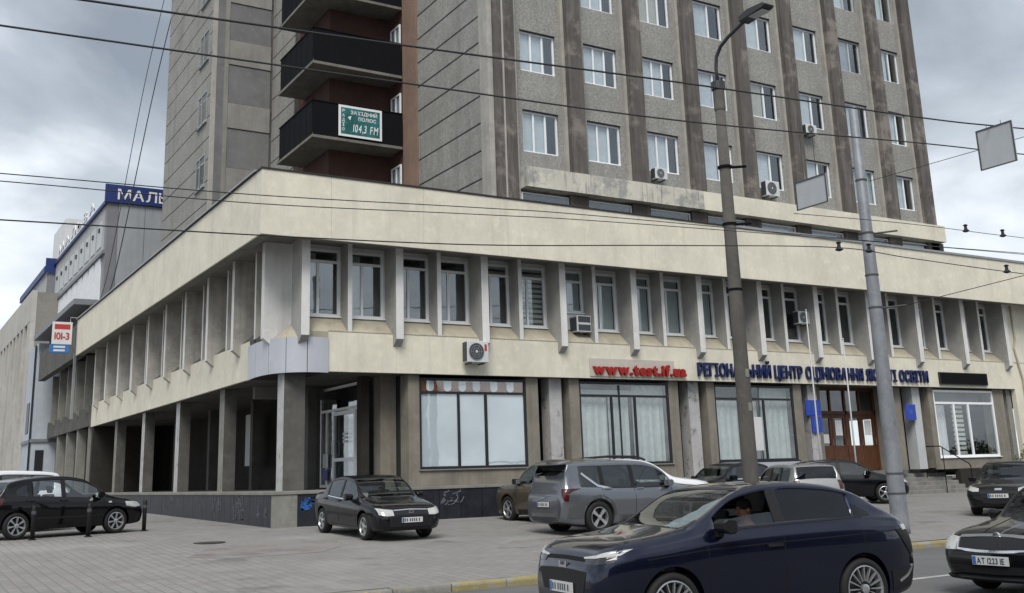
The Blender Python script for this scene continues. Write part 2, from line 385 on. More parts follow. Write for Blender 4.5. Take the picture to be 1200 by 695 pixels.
# ================================================================== corner building (podium)
XF, YF = 8.72, 27.2              # fascia planes
XW, YW = 9.42, 27.9              # big fin / plinth planes
XS, YS = 9.67, 28.15             # spandrel planes
YG, XG = 28.72, 10.24            # window planes of the upper floor
MOD = 2.965
F0 = 10.18                       # left edge of the first front fin
NB = 11
ZF0, ZF1 = 8.43, 10.30
POD = thing('corner_building', 'long two-storey cream corner building with white fins and shops below', 'building', (XF, YF, .5))
XE = F0 + NB * MOD + .25         # right end of the finned part
SE = 57.5                        # end of the painted side

def bx(name, m, *b, parent=POD, bevel=0.): return box(name, m, parent, *b, bevel=bevel)
# --- fascia panels, with narrow joints, and the beams behind them
bx('fascia_beam', 'soffit', XF + .08, 60, YF + .06, YF + .4, ZF0 + .03, ZF1 - .02)
bx('fascia_beam', 'soffit', XF + .06, XF + .4, YF + .4, SE, ZF0 + .03, ZF1 - .02)
x = XF
while x < 58:
    w = MOD - (.9 if x == XF else 0)
    bx('fascia_panel', 'cream', x + (.003 if x > XF else 0), x + w - .003, YF, YF + .06, ZF0, ZF1, bevel=.004); x += w
y = YF + .06
while y < SE - .5:
    w = min(MOD - (.9 if y < YF + 1 else 0), SE - y)
    bx('fascia_panel', 'cream', XF, XF + .06, y + .003, y + w - .003, ZF0, ZF1, bevel=.004); y += w
bx('parapet_cap', 'flashing_dark', XF - .03, 26, YF - .03, YF + .45, ZF1 + .002, ZF1 + .05)
bx('parapet_cap', 'flashing', 26.002, 60, YF - .05, YF + .45, ZF1 + .002, ZF1 + .09)
bx('parapet_cap', 'flashing', XF - .07, XF + .4, YF + .452, SE, ZF1 + .03, ZF1 + .085)
bx('parapet_cap', 'flashing_dark', XF - .05, XF + .4, YF + .452, SE, ZF1 + .002, ZF1 + .028)
# --- roof and floors
bx('roof_slab', 'concrete_dark', XF + .42, 60, YF + .42, 58, ZF1 - .4, ZF1 - .1)
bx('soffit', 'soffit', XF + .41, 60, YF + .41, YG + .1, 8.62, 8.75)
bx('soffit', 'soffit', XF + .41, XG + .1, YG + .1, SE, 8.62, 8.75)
MB().prism([(XS + .13, 31.0), (10.35, 29.3), (11.1, YS + .13), (60, YS + .13), (60, 58), (XS + .13, 58)], 'z', 4.80, 5.0).build('floor_slab', 'concrete_dark', POD)
bx('ground_slab', 'concrete_dark', XW + .1, 31.2, YW + .1, 58, 1.2, 1.49)
bx('ground_slab', 'concrete_dark', 31.202, 60, 29.5, 58, 1.2, 1.488)
bx('room_wall', 'dark_room', 11.8, 60, 30.3, 30.4, 5.0, 8.6)  # dark inner wall added behind the upper panes to block light
bx('room_wall', 'concrete_dark', 10.3, 10.4, 30.4, SE, 5.0, 8.6)
# --- front fins, upper floor
ext = .0
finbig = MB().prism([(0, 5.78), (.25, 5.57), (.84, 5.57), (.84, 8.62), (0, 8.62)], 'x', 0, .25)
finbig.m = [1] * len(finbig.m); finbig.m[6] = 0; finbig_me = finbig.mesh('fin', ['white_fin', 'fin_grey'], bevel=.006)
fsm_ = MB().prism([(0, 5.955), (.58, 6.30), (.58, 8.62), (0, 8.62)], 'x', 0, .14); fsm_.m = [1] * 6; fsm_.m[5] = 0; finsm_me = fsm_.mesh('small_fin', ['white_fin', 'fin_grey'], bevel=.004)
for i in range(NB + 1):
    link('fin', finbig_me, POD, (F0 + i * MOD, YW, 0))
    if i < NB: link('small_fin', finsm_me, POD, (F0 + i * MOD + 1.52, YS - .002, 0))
# --- side fins: front edge pale, faces unpainted concrete
fs = MB(); poly = [(0, 5.78), (.25, 5.57), (.84, 5.57), (.84, 8.62), (0, 8.62)]
fs.prism(poly, 'y', 0, .25)
for k in range(len(fs.m)): fs.m[k] = 1
fs.m[6] = 0                                        # front edge strip
side_me = fs.mesh('fin', ['white_fin', 'fin_side'])
s0 = MB().prism(poly, 'y', 0, .25).mesh('fin', 'white_fin', bevel=.006)
fss = MB().prism([(0, 5.955), (.58, 6.3), (.58, 8.62), (0, 8.62)], 'y', 0, .14)
for k in range(len(fss.m)): fss.m[k] = 1
fss.m[5] = 0
sidesm_me = fss.mesh('small_fin', ['white_fin', 'fin_side'])
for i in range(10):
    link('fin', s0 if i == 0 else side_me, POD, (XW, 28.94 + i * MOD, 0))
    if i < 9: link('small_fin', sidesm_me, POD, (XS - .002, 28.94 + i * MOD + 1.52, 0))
for i in range(9):                                  # side windows hidden deep between the fins
    y0 = 28.94 + i * MOD
    bx('side_infill', 'fin_side', XG + .02, XG + .06, y0 + .3, y0 + 2.9, 6.45, 8.5)
# --- sloped sills and spandrels
for i in range(NB):
    a = F0 + i * MOD
    for (u, v) in ((a + .252, a + 1.518), (a + 1.662, a + MOD - .002)):
        MB().prism([(YS + .002, 5.94), (YG + .02, 6.44), (YG + .12, 6.44), (YG + .12, 5.3), (YS + .1, 5.3)], 'x', u, v).build('sloped_sill', 'cream_dirty', POD)
for i in range(9):
    a = 28.94 + i * MOD
    for (u, v) in ((a + .252, a + 1.518), (a + 1.662, a + MOD - .002)):
        MB().prism([(XS + .002, 5.94), (XG + .02, 6.44), (XG + .12, 6.44), (XG + .12, 5.3), (XS + .1, 5.3)], 'y', u, v).build('sloped_sill', 'concrete_dark', POD)
xs = [11.1] + [F0 + .12 + i * MOD for i in range(1, NB + 1)] + [F0 + .12 + NB * MOD + 1.2]
for a, b in zip(xs, xs[1:]): bx('spandrel_panel', 'cream', a + .002, b - .002, YS, YS + .1, 4.79, 5.95, bevel=.003)
ysd = [31.0] + [28.94 + .12 + i * MOD for i in range(1, 10)] + [SE]
for a, b in zip(ysd, ysd[1:]): bx('spandrel_panel', 'cream', XS, XS + .1, a + .002, b - .002, 4.79, 5.95, bevel=.003)
bx('spandrel_lip', 'cream_dirty', 11.1, XE, YS - .012, YS + .1, 5.952, 5.975)
# corner: curved metal cover in vertical panels
def qb(t, a, c, b): return tuple((1 - t) ** 2 * p + 2 * t * (1 - t) * q + t * t * r for p, q, r in zip(a, c, b))
cc = [qb(k / 48, (XS - .02, 31.0), (9.15, 27.75), (11.1, YS - .02)) for k in range(49)]
for (a, b) in ((0, 9), (9, 19), (19, 29), (29, 39), (39, 48)):
    mb = MB(); seg = [tuple(cc[a][k] * .96 + cc[a + 1][k] * .04 for k in (0, 1))] + cc[a + 1:b] + [tuple(cc[b][k] * .75 + cc[b - 1][k] * .25 for k in (0, 1))]
    mb.add([(p[0], p[1], z) for p in seg for z in (4.75, 5.76)], [(2 * i, 2 * i + 2, 2 * i + 3, 2 * i + 1) for i in range(len(seg) - 1)])
    o = mb.build('cover_panel', 'metal_cover', POD)
    d = o.modifiers.new('s', 'SOLIDIFY'); d.thickness = .03; d.offset = -1
    mb = MB(); p = cc[a]; mb.box(p[0] - .012, p[0] + .012, p[1] - .012, p[1] + .012, 4.755, 5.755); mb.build('cover_joint', 'frame_dark', POD)
mb = MB(); k = len(cc); mb.add([(p[0], p[1], 4.78) for p in cc] + [(11.1, 31.0, 4.78)], [tuple(range(k + 1))]); mb.add([(p[0], p[1], 5.74) for p in cc] + [(11.1, 31.0, 5.74)], [tuple(range(k + 1))]); mb.build('cover_soffit', 'recess', POD)
MB().add([(9.70, 28.95, 5.762), (10.2, 28.17, 5.762), (10.5, 28.95, 5.762), (10.28, 28.74, 6.28)], [(0, 1, 2), (0, 1, 3), (1, 2, 3), (2, 0, 3)]).build('corner_sill', 'cream_dirty', POD)
bx('corner_wall', 'white_fin', 10.22, 10.42, 28.74, 29.2, 5.76, 8.62)

# --- upper floor windows
def window(parent, axis, u0, u1, z0, z1, p, mull=(), transom=None, fm='upvc', gm='glass_win', t=.055, dp=.07, curtain=None, sill=True, sillm='upvc'):
    """a framed window lying in the plane axis=p ('y' faces -Y, 'x' faces -X)"""
    def B(mb, a, b, d0, d1, c, d):
        return mb.box(a, b, p + d0, p + d1, c, d) if axis == 'y' else mb.box(p + d0, p + d1, a, b, c, d)
    mb = MB()
    B(mb, u0, u0 + t, 0, dp, z0, z1); B(mb, u1 - t, u1, 0, dp, z0, z1); B(mb, u0 + t, u1 - t, 0, dp, z0, z0 + t); B(mb, u0 + t, u1 - t, 0, dp, z1 - t, z1)
    zt = z1 - t
    if transom: B(mb, u0 + t, u1 - t, .001, dp - .001, transom - t / 2, transom + t / 2); zt = transom - t / 2
    us = [u0 + t]
    for f in mull:
        c = u0 + (u1 - u0) * f; B(mb, c - t / 2, c + t / 2, .002, dp - .002, z0 + t, zt); us += [c - t / 2, c + t / 2]
    us.append(u1 - t)
    w = mb.build('window', fm, parent)
    panes = [(us[2 * k], us[2 * k + 1], z0 + t, zt) for k in range(len(us) // 2)]
    if transom: panes.append((u0 + t, u1 - t, transom + t / 2, z1 - t))
    for a, b, c, d in panes: B(MB(), a, b, .03, .036, c, d).build('pane', gm, w)
    if sill: B(MB(), u0 - .04, u1 + .04, -.07, .02, z0 - .035, z0 - .001).build('sill', sillm, w)
    for (a, b, c, d, m_, dd) in (curtain or []): B(MB(), a, b, dd, dd + .012, c, d).build('curtain' if m_ != 'blind' else 'blind', m_, w)
    return w
rw = random.Random(3)
for i in range(NB):
    a = F0 + i * MOD
    for j, (u, v) in enumerate(((a + .30, a + 1.49), (a + 1.70, a + MOD - .05))):
        z0 = 6.47; cur = []
        kind = (i * 2 + j)
        if kind == 6: z0 = 7.05                                       # the one with a window unit under it
        if kind in (4, 5): cur = [(u + .05, v - .05, 8.5 - .17 * (q + 1) + .02, 8.5 - .17 * q - .05, 'blind', .12) for q in range(2 if kind == 4 else 11)]
        elif kind in (6, 7, 8, 9, 10): cur = [(u + .06, v - (.06 if kind != 7 else .3), 6.55, 8.45, 'sheer', .15)] if kind != 7 else [(u + .42, v - .06, 6.55, 8.45, 'sheer', .15)]
        elif rw.random() < .4: cur = [(u + .06, u + .06 + rw.uniform(.25, .6), 6.55, 8.4, 'sheer', .2)]
        w = window(POD, 'y', u, v, z0, 8.5, YG, (.42,), 8.12, t=.078, curtain=cur, sill=True)
        if kind == 6: bx('infill_panel', 'upvc', u, v, YG + .01, YG + .06, 6.46, 7.01)
        bx('jamb', 'white_fin', v + .001, v + .05, YG + .005, YG + .1, 6.45, 8.6)
bx('window_head', 'white_fin', F0 + .25, XE - .25, YG + .03, YG + .12, 8.505, 8.62)
# --- right end wall and the plain cream wall beyond it
bx('end_wall', 'cream', XE + .01, 60, YS - .02, YS + .2, 5.96, 8.62)
bx('end_wall', 'cream', 43.3, 60, YS - .004, YS + .2, .6, 4.788); bx('end_wall', 'cream', F0 + .12 + NB * MOD + 1.2, 60, YS - .002, YS + .2, 4.79, 5.958)
MB().tube([(43.72, YS - .06, 8.5), (43.72, YS - .06, 7.0), (43.55, YS - .06, 6.6), (43.9, YS - .06, 5.2), (43.9, YS - .06, .7)], .045, 8).build('drain_pipe', 'cream_dirty', POD)

# --- plinth of dark stone panels
def plinth(axis, a, b, pan=.62):
    n_ = int(round((b - a) / pan)); w = (b - a) / n_
    for i in range(n_):
        u, v = a + i * w + .006, a + (i + 1) * w - .006
        if axis == 'y':
            m_ = 'concrete' if i == 0 else 'granite'
            bx('stone_panel', m_, u, v, YW + random.uniform(0, .006), YW + .08, .3, 1.40)
        else:
            bx('stone_panel', 'granite' if i < 34 else 'concrete_dark', XW + random.uniform(0, .006), XW + .08, u, v, .3, 1.40)
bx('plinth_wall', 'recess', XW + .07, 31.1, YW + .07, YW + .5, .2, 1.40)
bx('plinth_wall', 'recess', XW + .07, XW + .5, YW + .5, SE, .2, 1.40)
plinth('y', XW, 31.15, .72); plinth('x', YW + .085, SE)
bx('plinth_cap', 'ledge_stone', XW - .03, 31.1, YW - .03, YW + .6, 1.402, 1.495, bevel=.01)
bx('plinth_cap', 'ledge_stone', XW - .03, XW + .6, YW + .602, SE, 1.402, 1.495, bevel=.01)
bx('stone_pier', 'concrete', 40.3, 40.9, YW + .02, YW + .4, .3, 1.44); 
for i in range(5): bx('stone_panel', 'granite', 40.92 + i * .475, 41.38 + i * .475, YW + .1, YW + .5, .3, 1.44)
bx('plinth_wall', 'recess', 38.95, 40.28, YW + .35, YW + .6, .3, 1.44)

# --- arcade on the left side
for i in range(6):
    y0 = 28.6 + 5.85 * i
    mb = MB(); mb.box(9.95, 10.58 if i == 0 else 10.36, y0, y0 + .55, 1.496, 4.80)
    for k in range(6): mb.m[k] = 1  # all but the outer face darker: arcade shade put into the colour
    mb.m[5] = 0
    mb.build('column', ['marble' if i in (0, 2, 3) else 'concrete', 'concrete_dark'], POD)
    if i: bx('inner_column', 'concrete_dark', 12.3, 12.6, y0 - 1.5, y0 - 1.2, 1.496, 4.80)
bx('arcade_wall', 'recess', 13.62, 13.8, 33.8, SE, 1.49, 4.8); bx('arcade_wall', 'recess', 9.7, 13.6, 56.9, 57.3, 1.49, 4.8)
bx('arcade_panel', 'upvc_grey', 12.9, 12.95, 40.4, 41.6, 2.4, 4.4)
bx('arcade_door', 'frame_dark', 13.55, 13.6, 36, 37.4, 1.5, 3.7)
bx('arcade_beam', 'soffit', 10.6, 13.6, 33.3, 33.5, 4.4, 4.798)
# glazed corner entrance facing the side street
window(POD, 'x', 29.75, 33.6, 1.52, 4.74, 12.98, (.17, .67, .86), 3.98, 'upvc', 'glass_shop', .085, .08, None, False)
mb = MB()
for a, b, c, d in ((30.45, 30.56, 1.53, 3.9), (32.2, 32.31, 1.53, 3.9), (30.56, 32.2, 1.53, 1.68), (30.56, 32.2, 3.78, 3.9), (30.56, 32.2, 2.33, 2.43)): mb.box(12.9, 12.975, a, b, c, d)
dr = mb.build('glass_door', 'upvc', POD)
MB().box(12.93, 12.94, 30.56, 32.2, 1.68, 3.78).build('pane', 'glass_shop', dr)
MB().tube([(12.88, 32.12, 2.5), (12.82, 32.12, 2.55), (12.82, 32.12, 2.95), (12.88, 32.12, 3.0)], .018).build('handle', 'upvc', dr)
for z in (2.9, 3.02, 3.14): MB().box(12.922, 12.926, 31.1, 31.5, z, z + .07).build('notice', 'sign_board', dr)
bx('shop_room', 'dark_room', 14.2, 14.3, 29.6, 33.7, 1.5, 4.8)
bx('window_notice', 'plaque_blue', 12.965, 12.97, 32.9, 33.25, 1.75, 2.1); bx('window_notice', 'sign_board', 12.965, 12.97, 32.85, 33.3, 2.15, 2.6)
bx('pier', 'beige_stone', 13.2, 13.72, 29.2, 29.7, 1.49, 4.8)
bx('pier', 'recess', 12.6, 12.85, 29.25, 29.6, 1.49, 4.8)

# --- storefront boxes between the columns
def shop_box(x0, x1, w0, w1, z0=2.0, z1=4.70, zb=1.50, base='beige_stone'):
    bx('jamb', 'beige_stone', x0, w0 - .002, 28.35, 28.9, zb, 4.788); bx('jamb', 'beige_stone', w1 + .002, x1, 28.35, 28.9, zb, 4.788)
    bx('breast_wall', base, w0, w1, 28.36, 29.2, zb, z0 - .04)
    bx('shop_back', 'dark_room', x0, x1, 30.2, 30.28, zb, 4.79)
    bx('shop_side', 'dark_room', x0 + .02, x0 + .1, 28.902, 30.2, zb, 4.788); bx('shop_side', 'dark_room', x1 - .1, x1 - .02, 28.902, 30.2, zb, 4.788)
shop_box(13.73, 18.36, 14.1, 17.91)
shop_box(19.58, 24.2, 19.98, 23.78); shop_box(25.52, 30.25, 25.88, 29.82)
shop_box(37.62, 42.68, 37.95, 41.96, 1.91, 4.7, 1.46)
bx('shop_floor', 'concrete_dark', 37.62, 42.68, 28.4, 29.4, 1.462, 1.52)
bx('recess_wall', 'recess', 13.9, 43.3, 29.4, 29.5, 1.49, 4.79) if False else None
for x in (18.95, 24.85, 30.8, 36.85):
    bx('column', 'marble' if x != 36.85 else 'upvc_grey', x - .06, x + .42, 28.5, 29.0, 1.495, 4.789)
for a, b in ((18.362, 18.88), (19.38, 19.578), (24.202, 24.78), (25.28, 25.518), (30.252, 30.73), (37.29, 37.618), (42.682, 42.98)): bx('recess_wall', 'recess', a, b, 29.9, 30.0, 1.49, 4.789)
bx('end_column', 'concrete', 42.985, 43.298, 28.4, 29.0, 1.4, 4.789); bx('plinth_wall', 'concrete_dark', 42.7, 43.298, 28.0, 28.39, .5, 1.44)
# box 1: white boards behind dark frames, orange band with rounded white tabs
w1_ = window(POD, 'y', 14.1, 17.91, 1.98, 4.70, 28.37, (.357, .612), 4.26, 'frame_dark', 'glass_shop', .075, .07, None, True, 'ledge_stone')
for a, b in ((14.18, 15.42), (15.5, 16.38), (16.47, 17.83)): MB().box(a, b, 28.42, 28.43, 2.06, 4.22).build('white_board', 'whiteboard', w1_)
MB().box(14.18, 17.83, 28.43, 28.45, 4.3, 4.64).build('orange_band', 'orange', w1_)
for k in range(6):
    cx = (14.5, 15.1, 15.62, 16.12, 16.75, 17.35)[k]
    MB().prism([(cx - .13, 4.62), (cx - .13, 4.40)] + [(cx + .13 * math.sin(t), 4.40 - .1 * math.cos(t)) for t in [R(-90 + 22.5 * q) for q in range(1, 8)]] + [(cx + .13, 4.40), (cx + .13, 4.62)], 'y', 28.41, 28.424).build('white_tab', 'letter_white', w1_)
# boxes 2 and 3: curtains behind dark frames
def curtain_mesh(name, x0, x1, y, z0, z1, parent, m='sheer', f=9., amp=.03):
    mb = MB(); n_ = int((x1 - x0) * 22) + 2
    pts = [(x0 + (x1 - x0) * k / n_, y + amp * math.sin(f * k * (x1 - x0) / n_ * 2.3 + math.sin(k * .7)) ) for k in range(n_ + 1)]
    mb.add([(p[0], p[1], z) for p in pts for z in (z0, z1)], [(2 * i, 2 * i + 2, 2 * i + 3, 2 * i + 1) for i in range(len(pts) - 1)])
    return mb.build(name, m, parent, None, True)
w2 = window(POD, 'y', 19.98, 23.78, 1.98, 4.70, 28.37, (.35, .61), 4.24, 'frame_dark', 'glass_shop', .075, .07, None, True, 'ledge_stone')
curtain_mesh('curtain', 20.05, 21.28, 28.62, 2.0, 4.2, w2); curtain_mesh('curtain', 21.35, 22.2, 28.66, 2.0, 4.25, w2); curtain_mesh('curtain', 22.35, 23.7, 28.62, 2.0, 4.6, w2)
MB().box(20.1, 23.7, 28.6, 28.63, 4.3, 4.45).build('pelmet', 'sheer', w2)
MB().box(21.62, 21.66, 28.36, 28.4, 1.99, 4.6).build('mullion', 'frame_dark', w2)
w3 = window(POD, 'y', 25.88, 29.82, 1.98, 4.70, 28.37, (.35, .61), 4.2, 'frame_dark', 'glass_shop', .075, .07, None, True, 'frame_dark')
curtain_mesh('curtain', 25.95, 27.2, 28.62, 2.0, 4.15, w3); curtain_mesh('curtain', 27.3, 28.2, 28.66, 2.0, 4.15, w3); curtain_mesh('curtain', 28.3, 29.7, 28.62, 2.0, 4.6, w3)
MB().box(27.35, 28.1, 28.355, 28.362, 2.35, 3.55).build('poster', 'sign_board', w3)
bx('breast_panel', 'metal_cover', 25.9, 29.8, 28.30, 28.355, 1.5, 1.93)
w5 = window(POD, 'y', 37.95, 41.96, 1.93, 4.70, 28.37, (.32, .56), 4.16, 'upvc', 'glass_shop', .09, .08, None, True, 'upvc')
curtain_mesh('curtain', 38.5, 39.2, 28.8, 2.0, 4.1, w5, 'curtain'); MB().box(38.1, 41.8, 29.0, 29.05, 4.25, 4.6).build('pelmet', 'malva_dark', w5)
for k in range(11): MB().box(39.36, 40.1, 28.62, 28.632, 2.05 + .19 * k, 2.17 + .19 * k).build('blind', 'blind', w5)
# --- main entrance with timber doors
bx('entrance_jamb', 'beige_stone', 31.45, 31.95, 29.0, 29.5, 1.49, 4.789); bx('entrance_jamb', 'beige_stone', 35.5, 36.2, 28.6, 29.4, 1.49, 4.789)
mb = MB()
for a, b, c, d in ((31.96, 35.49, 3.72, 3.86), (31.96, 35.49, 4.68, 4.785), (31.96, 32.08, 1.5, 4.7), (33.68, 33.78, 1.5, 4.7), (35.38, 35.49, 1.5, 4.7), (32.84, 32.92, 3.86, 4.7), (34.54, 34.62, 3.86, 4.7)): mb.box(a, b, 29.35, 29.45, c, d)
ent = mb.build('entrance_frame', 'wood_door', POD)
for a, b in ((32.08, 33.68), (33.78, 35.38)): MB().box(a, b, 29.4, 29.41, 3.86, 4.68).build('pane', 'glass_shop', ent)
for k, (a, b) in enumerate(((32.09, 32.87), (32.89, 33.67), (33.79, 34.57), (34.59, 35.37))):
    mb = MB()
    for q in ((a, a + .12, 1.52, 3.7), (b - .12, b, 1.52, 3.7), (a + .12, b - .12, 1.52, 2.5), (a + .12, b - .12, 3.58, 3.7)): mb.box(q[0], q[1], 29.37, 29.43, q[2], q[3])
    d = mb.build('wooden_door', 'wood_door', POD); MB().box(a + .12, b - .12, 29.4, 29.41, 2.5, 3.58).build('pane', 'glass_shop', d)
    MB().tube([(b - .06, 29.36, 2.5), (b - .06, 29.31, 2.52), (b - .06, 29.31, 2.75), (b - .06, 29.36, 2.77)], .014, 6).build('handle', 'chrome', d)
    MB().box(a + .2, b - .2, 29.385, 29.39, 2.6 if k == 0 else 2.9, 2.95 if k == 0 else 3.5).build('notice', 'sign_board' if k == 0 else 'curtain', d) if k in (0, 1, 3) else None
bx('entrance_room', 'dark_room', 31.9, 35.5, 31, 31.1, 1.4, 4.8)
bx('recess_wall', 'recess', 36.2, 37.6, 29.41, 29.5, 1.49, 4.79)
STEPS = thing('entrance_steps', 'broad grey stone steps leading up to the brown entrance doors', 'steps', (35, 28.5, .55))
for k in range(6): box('step', 'stone_step', STEPS, 31.2, 38.93, 27.8 + .28 * k, 29.49, .4 + .16 * k if k else .2, .56 + .16 * (k + 1) - .03, bevel=.012)
HR = thing('stair_handrail', 'thin dark metal handrail sloping down beside the entrance steps', 'handrail', (37.3, 27.8, .6))
MB().tube([(37.3, 29.2, 2.40), (37.3, 27.85, 2.38), (37.3, 27.0, 1.88), (37.3, 26.62, 1.66), (37.3, 26.56, 1.55)], .022, 8).build('rail', 'black_metal', HR)
for y, z in ((28.6, 2.39), (26.56, 1.6), (27.75, 2.35)): MB().tube([(37.3, y, g(y) + (.6 if y > 28 else 0)), (37.3, y, z)], .018, 6).build('post', 'black_metal', HR)
# graffiti strokes on the plinth
def scribble(axis, u0, u1, z0, z1, n_, m_, seed, w=.011):
    rr = random.Random(seed); mb = MB()
    for q in range(n_):
        cu, cz = rr.uniform(u0, u1), rr.uniform(z0, z1); a = rr.uniform(0, 6); ra, rb = rr.uniform(.04, .14), rr.uniform(.06, .2); sp = rr.uniform(2, 5)
        pts = []
        for k in range(14):
            t = a + sp * k / 13
            pts.append((min(u1, max(u0, cu + ra * math.cos(t) + .02 * k * rr.uniform(-.3, .8))), min(z1, max(z0, cz + rb * math.sin(t * 1.3)))))
        for (p, r_) in zip(pts, pts[1:]):
            d = Vector((r_[0] - p[0], r_[1] - p[1])); 
            if d.length < 1e-4: continue
            nn = Vector((-d.y, d.x)).normalized() * w
            qd = [(p[0] + nn.x, p[1] + nn.y), (r_[0] + nn.x, r_[1] + nn.y), (r_[0] - nn.x, r_[1] - nn.y), (p[0] - nn.x, p[1] - nn.y)]
            off = .004 + .0004 * q
            mb.add([(u, YW - off, z) if axis == 'y' else (XW - off, u, z) for u, z in qd], [(0, 1, 2, 3)])
    tag(mb.build('graffiti', m_, POD), kind='stuff')
scribble('x', 30.3, 33.6, .72, 1.36, 22, 'graffiti_white', 1); scribble('x', 28.3, 29.3, .8, 1.3, 6, 'graffiti_white', 2)
scribble('x', 34.5, 40, .9, 1.36, 9, 'graffiti_white', 5); scribble('y', 13.4, 15.3, .95, 1.36, 9, 'graffiti_white', 3, .012); scribble('y', 10.25, 10.7, 1.0, 1.3, 5, 'graffiti_blue', 4, .02)

# --- unpainted far end of the same block
FAR = thing('concrete_wing', 'unpainted grey concrete wing with fins continuing past the cream facade', 'building', (XF, 60, .6))
box('fascia', 'concrete_dark', FAR, XF + .1, XF + .5, SE + .05, 72.3, 8.47, 10.2)
box('roof', 'malva_dark', FAR, XF - .2, 20, SE + .3, 73.5, 11.2, 11.5)
box('parapet', 'concrete_dark', FAR, XF + .6, XF + .9, SE + .05, 72.3, 10.1, 11.2)
box('spandrel', 'concrete_dark', FAR, XS + .05, XS + .2, SE + .02, 73.5, 4.9, 5.9)
fx = MB().prism(poly, 'y', 0, .25).mesh('fin', 'concrete')
for i in range(5): link('fin', fx, FAR, (XW + .05, 58.6 + i * MOD, 0))
box('wall', 'recess', FAR, XG, XG + .3, SE + .02, 73, 1.2, 11)
for i in range(4): box('column', 'concrete', FAR, 9.8, 10.3, 58.4 + i * 3.6, 58.9 + i * 3.6, .5, 4.9)
box('drain_pipe', 'flashing', FAR, XF - .05, XF + .08, SE + .15, SE + .28, 5.2, 8.6)

# ================================================================== office tower
YT, XA = 31.0, 18.45
TW = thing('office_tower', 'tall grey concrete office tower with brown pilasters and white windows', 'tower', (XA, YT, 10.2))
def tb(name, m, *b, parent=TW, bevel=0.): return box(name, m, parent, *b, bevel=bevel)
ZTOP = 33.0; PITCH = 3.22; TROWS = 5
tb('core', 'dark_room', 19.0, 43.0, YT + .75, 60, 9.9, ZTOP)
# pilasters
for k in range(8):
    x0 = 21.77 + MOD * k
    if k == 7: x0 = 42.12
    mb = MB(); mb.box(x0 + .03, x0 + .70, 30.60, 31.3, 12.67, ZTOP, 0)
    p_ = mb.build('pilaster', 'pilaster', TW)
    MB().box(x0 - .10, x0 + .028, 30.84, 31.3, 12.67, ZTOP).build('pilaster_edge', 'pilaster_edge', p_)  # pale left edge: the lit side put into the colour
    MB().box(x0 + .702, x0 + .80, 30.84, 31.3, 12.67, ZTOP).build('pilaster_edge', 'pilaster', p_)
cp = MB().box(18.50, 19.42, 30.70, 31.3, 10.2, ZTOP).build('pilaster', 'pilaster', TW)
MB().box(18.28, 18.495, 30.78, 31.2, 10.2, ZTOP).build('pilaster_edge', 'pilaster_edge', cp); MB().box(19.425, 19.54, 30.80, 31.2, 10.2, ZTOP).build('pilaster_edge', 'pilaster_edge', cp)
MB().box(18.86, 18.93, 30.672, 30.698, 10.2, ZTOP).build('rib', 'pilaster_edge', cp)
rt = random.Random(11)
for k in range(8):
    x0 = 19.545 + MOD * k if k == 0 else 21.77 + MOD * (k - 1) + .802
    x1 = (21.77 + MOD * k - .102) if k < 7 else 42.018
    wl, wr = 19.86 + MOD * k, 21.47 + MOD * k
    if k == 7: wr = 42.0
    for r in range(TROWS + 1):
        zb = 13.43 + PITCH * r
        lo = 12.67 if r == 0 else zb - PITCH + 1.65
        tb('wall_panel', 'panel_grey', x0, x1, YT, YT + .25, lo + .004, zb - .004)
        if r == TROWS: continue
        tb('wall_strip', 'panel_grey', x0, wl - .002, YT + .001, YT + .25, zb - .003, zb + 1.653) if wl - x0 > .02 else None
        tb('wall_strip', 'panel_grey', wr + .002, x1, YT + .001, YT + .25, zb - .003, zb + 1.653) if x1 - wr > .02 else None
        tb('lintel_shadow_strip', 'frame_dark', wl, wr, YT - .015, YT + .06, zb + 1.63, zb + 1.652)
        zz = zb + .03
        three = k < 3
        open_ = (r * 5 + k * 3) % 7
        cw = (wr - wl) * (.74 if three else .57)
        if k == 6 and r == 0: cw = 0
        sh = 'sheer' if (k, r) in ((6, 0),) else 'curtain'
        if cw and (k, r) in ((4, 1), (2, 2), (5, 3)): sh = 'curtain_warm'
        if (k * 7 + r * 3) % 11 == 4: sh = 'curtain_grey'
        if (k * 5 + r * 2) % 9 == 3 and not three: cw *= .72
        cur = [(wl + .05, wl + cw + rt.uniform(-.08, .08), zb + .06, zb + 1.6, sh, .11)] if cw else [(wl + .1, wr - .05, zb + .06, zb + 1.6, 'sheer', .12)]
        window(TW, 'y', wl, wr, zb + .002, zb + 1.628, YT + .10, (.33, .66) if three else (.55,), None, 'upvc' if (k, r) not in ((6, 3), (7, 3), (6, 2)) else 'upvc_grey', 'glass_win', .072, .07, cur, True, 'upvc' if (r + k) % 3 else 'flashing')
tb('ledge', 'cream_weathered', 19.55, 28.0, 30.40, 31.2, 11.90, 12.665); tb('ledge', 'cream', 28.002, 43.0, 30.40, 31.2, 11.90, 12.662)
tb('ledge_end', 'cream', 42.2, 43.05, 30.38, 31.4, 11.88, 12.66)
# strip windows under the ledge
tb('base_wall', 'panel_dark', 19.5, 43.0, YT + .02, YT + .3, 10.2, 11.15)
for k in range(8):
    a = 19.6 + MOD * k
    tb('base_pier', 'pilaster', a + 2.1, a + MOD - .02, 30.75, YT + .3, 10.2, 11.898)
    window(TW, 'y', a, a + 2.08, 11.0, 11.80, YT - .15, (), None, 'upvc', 'glass_win', .05, .06, [(a + .1, a + 1.9, 11.05, 11.7, 'curtain', .2)] if k > 3 else None, False)
tb('corner_return', 'pilaster', 42.2, 42.98, 30.75, 31.6, 10.2, 11.878)
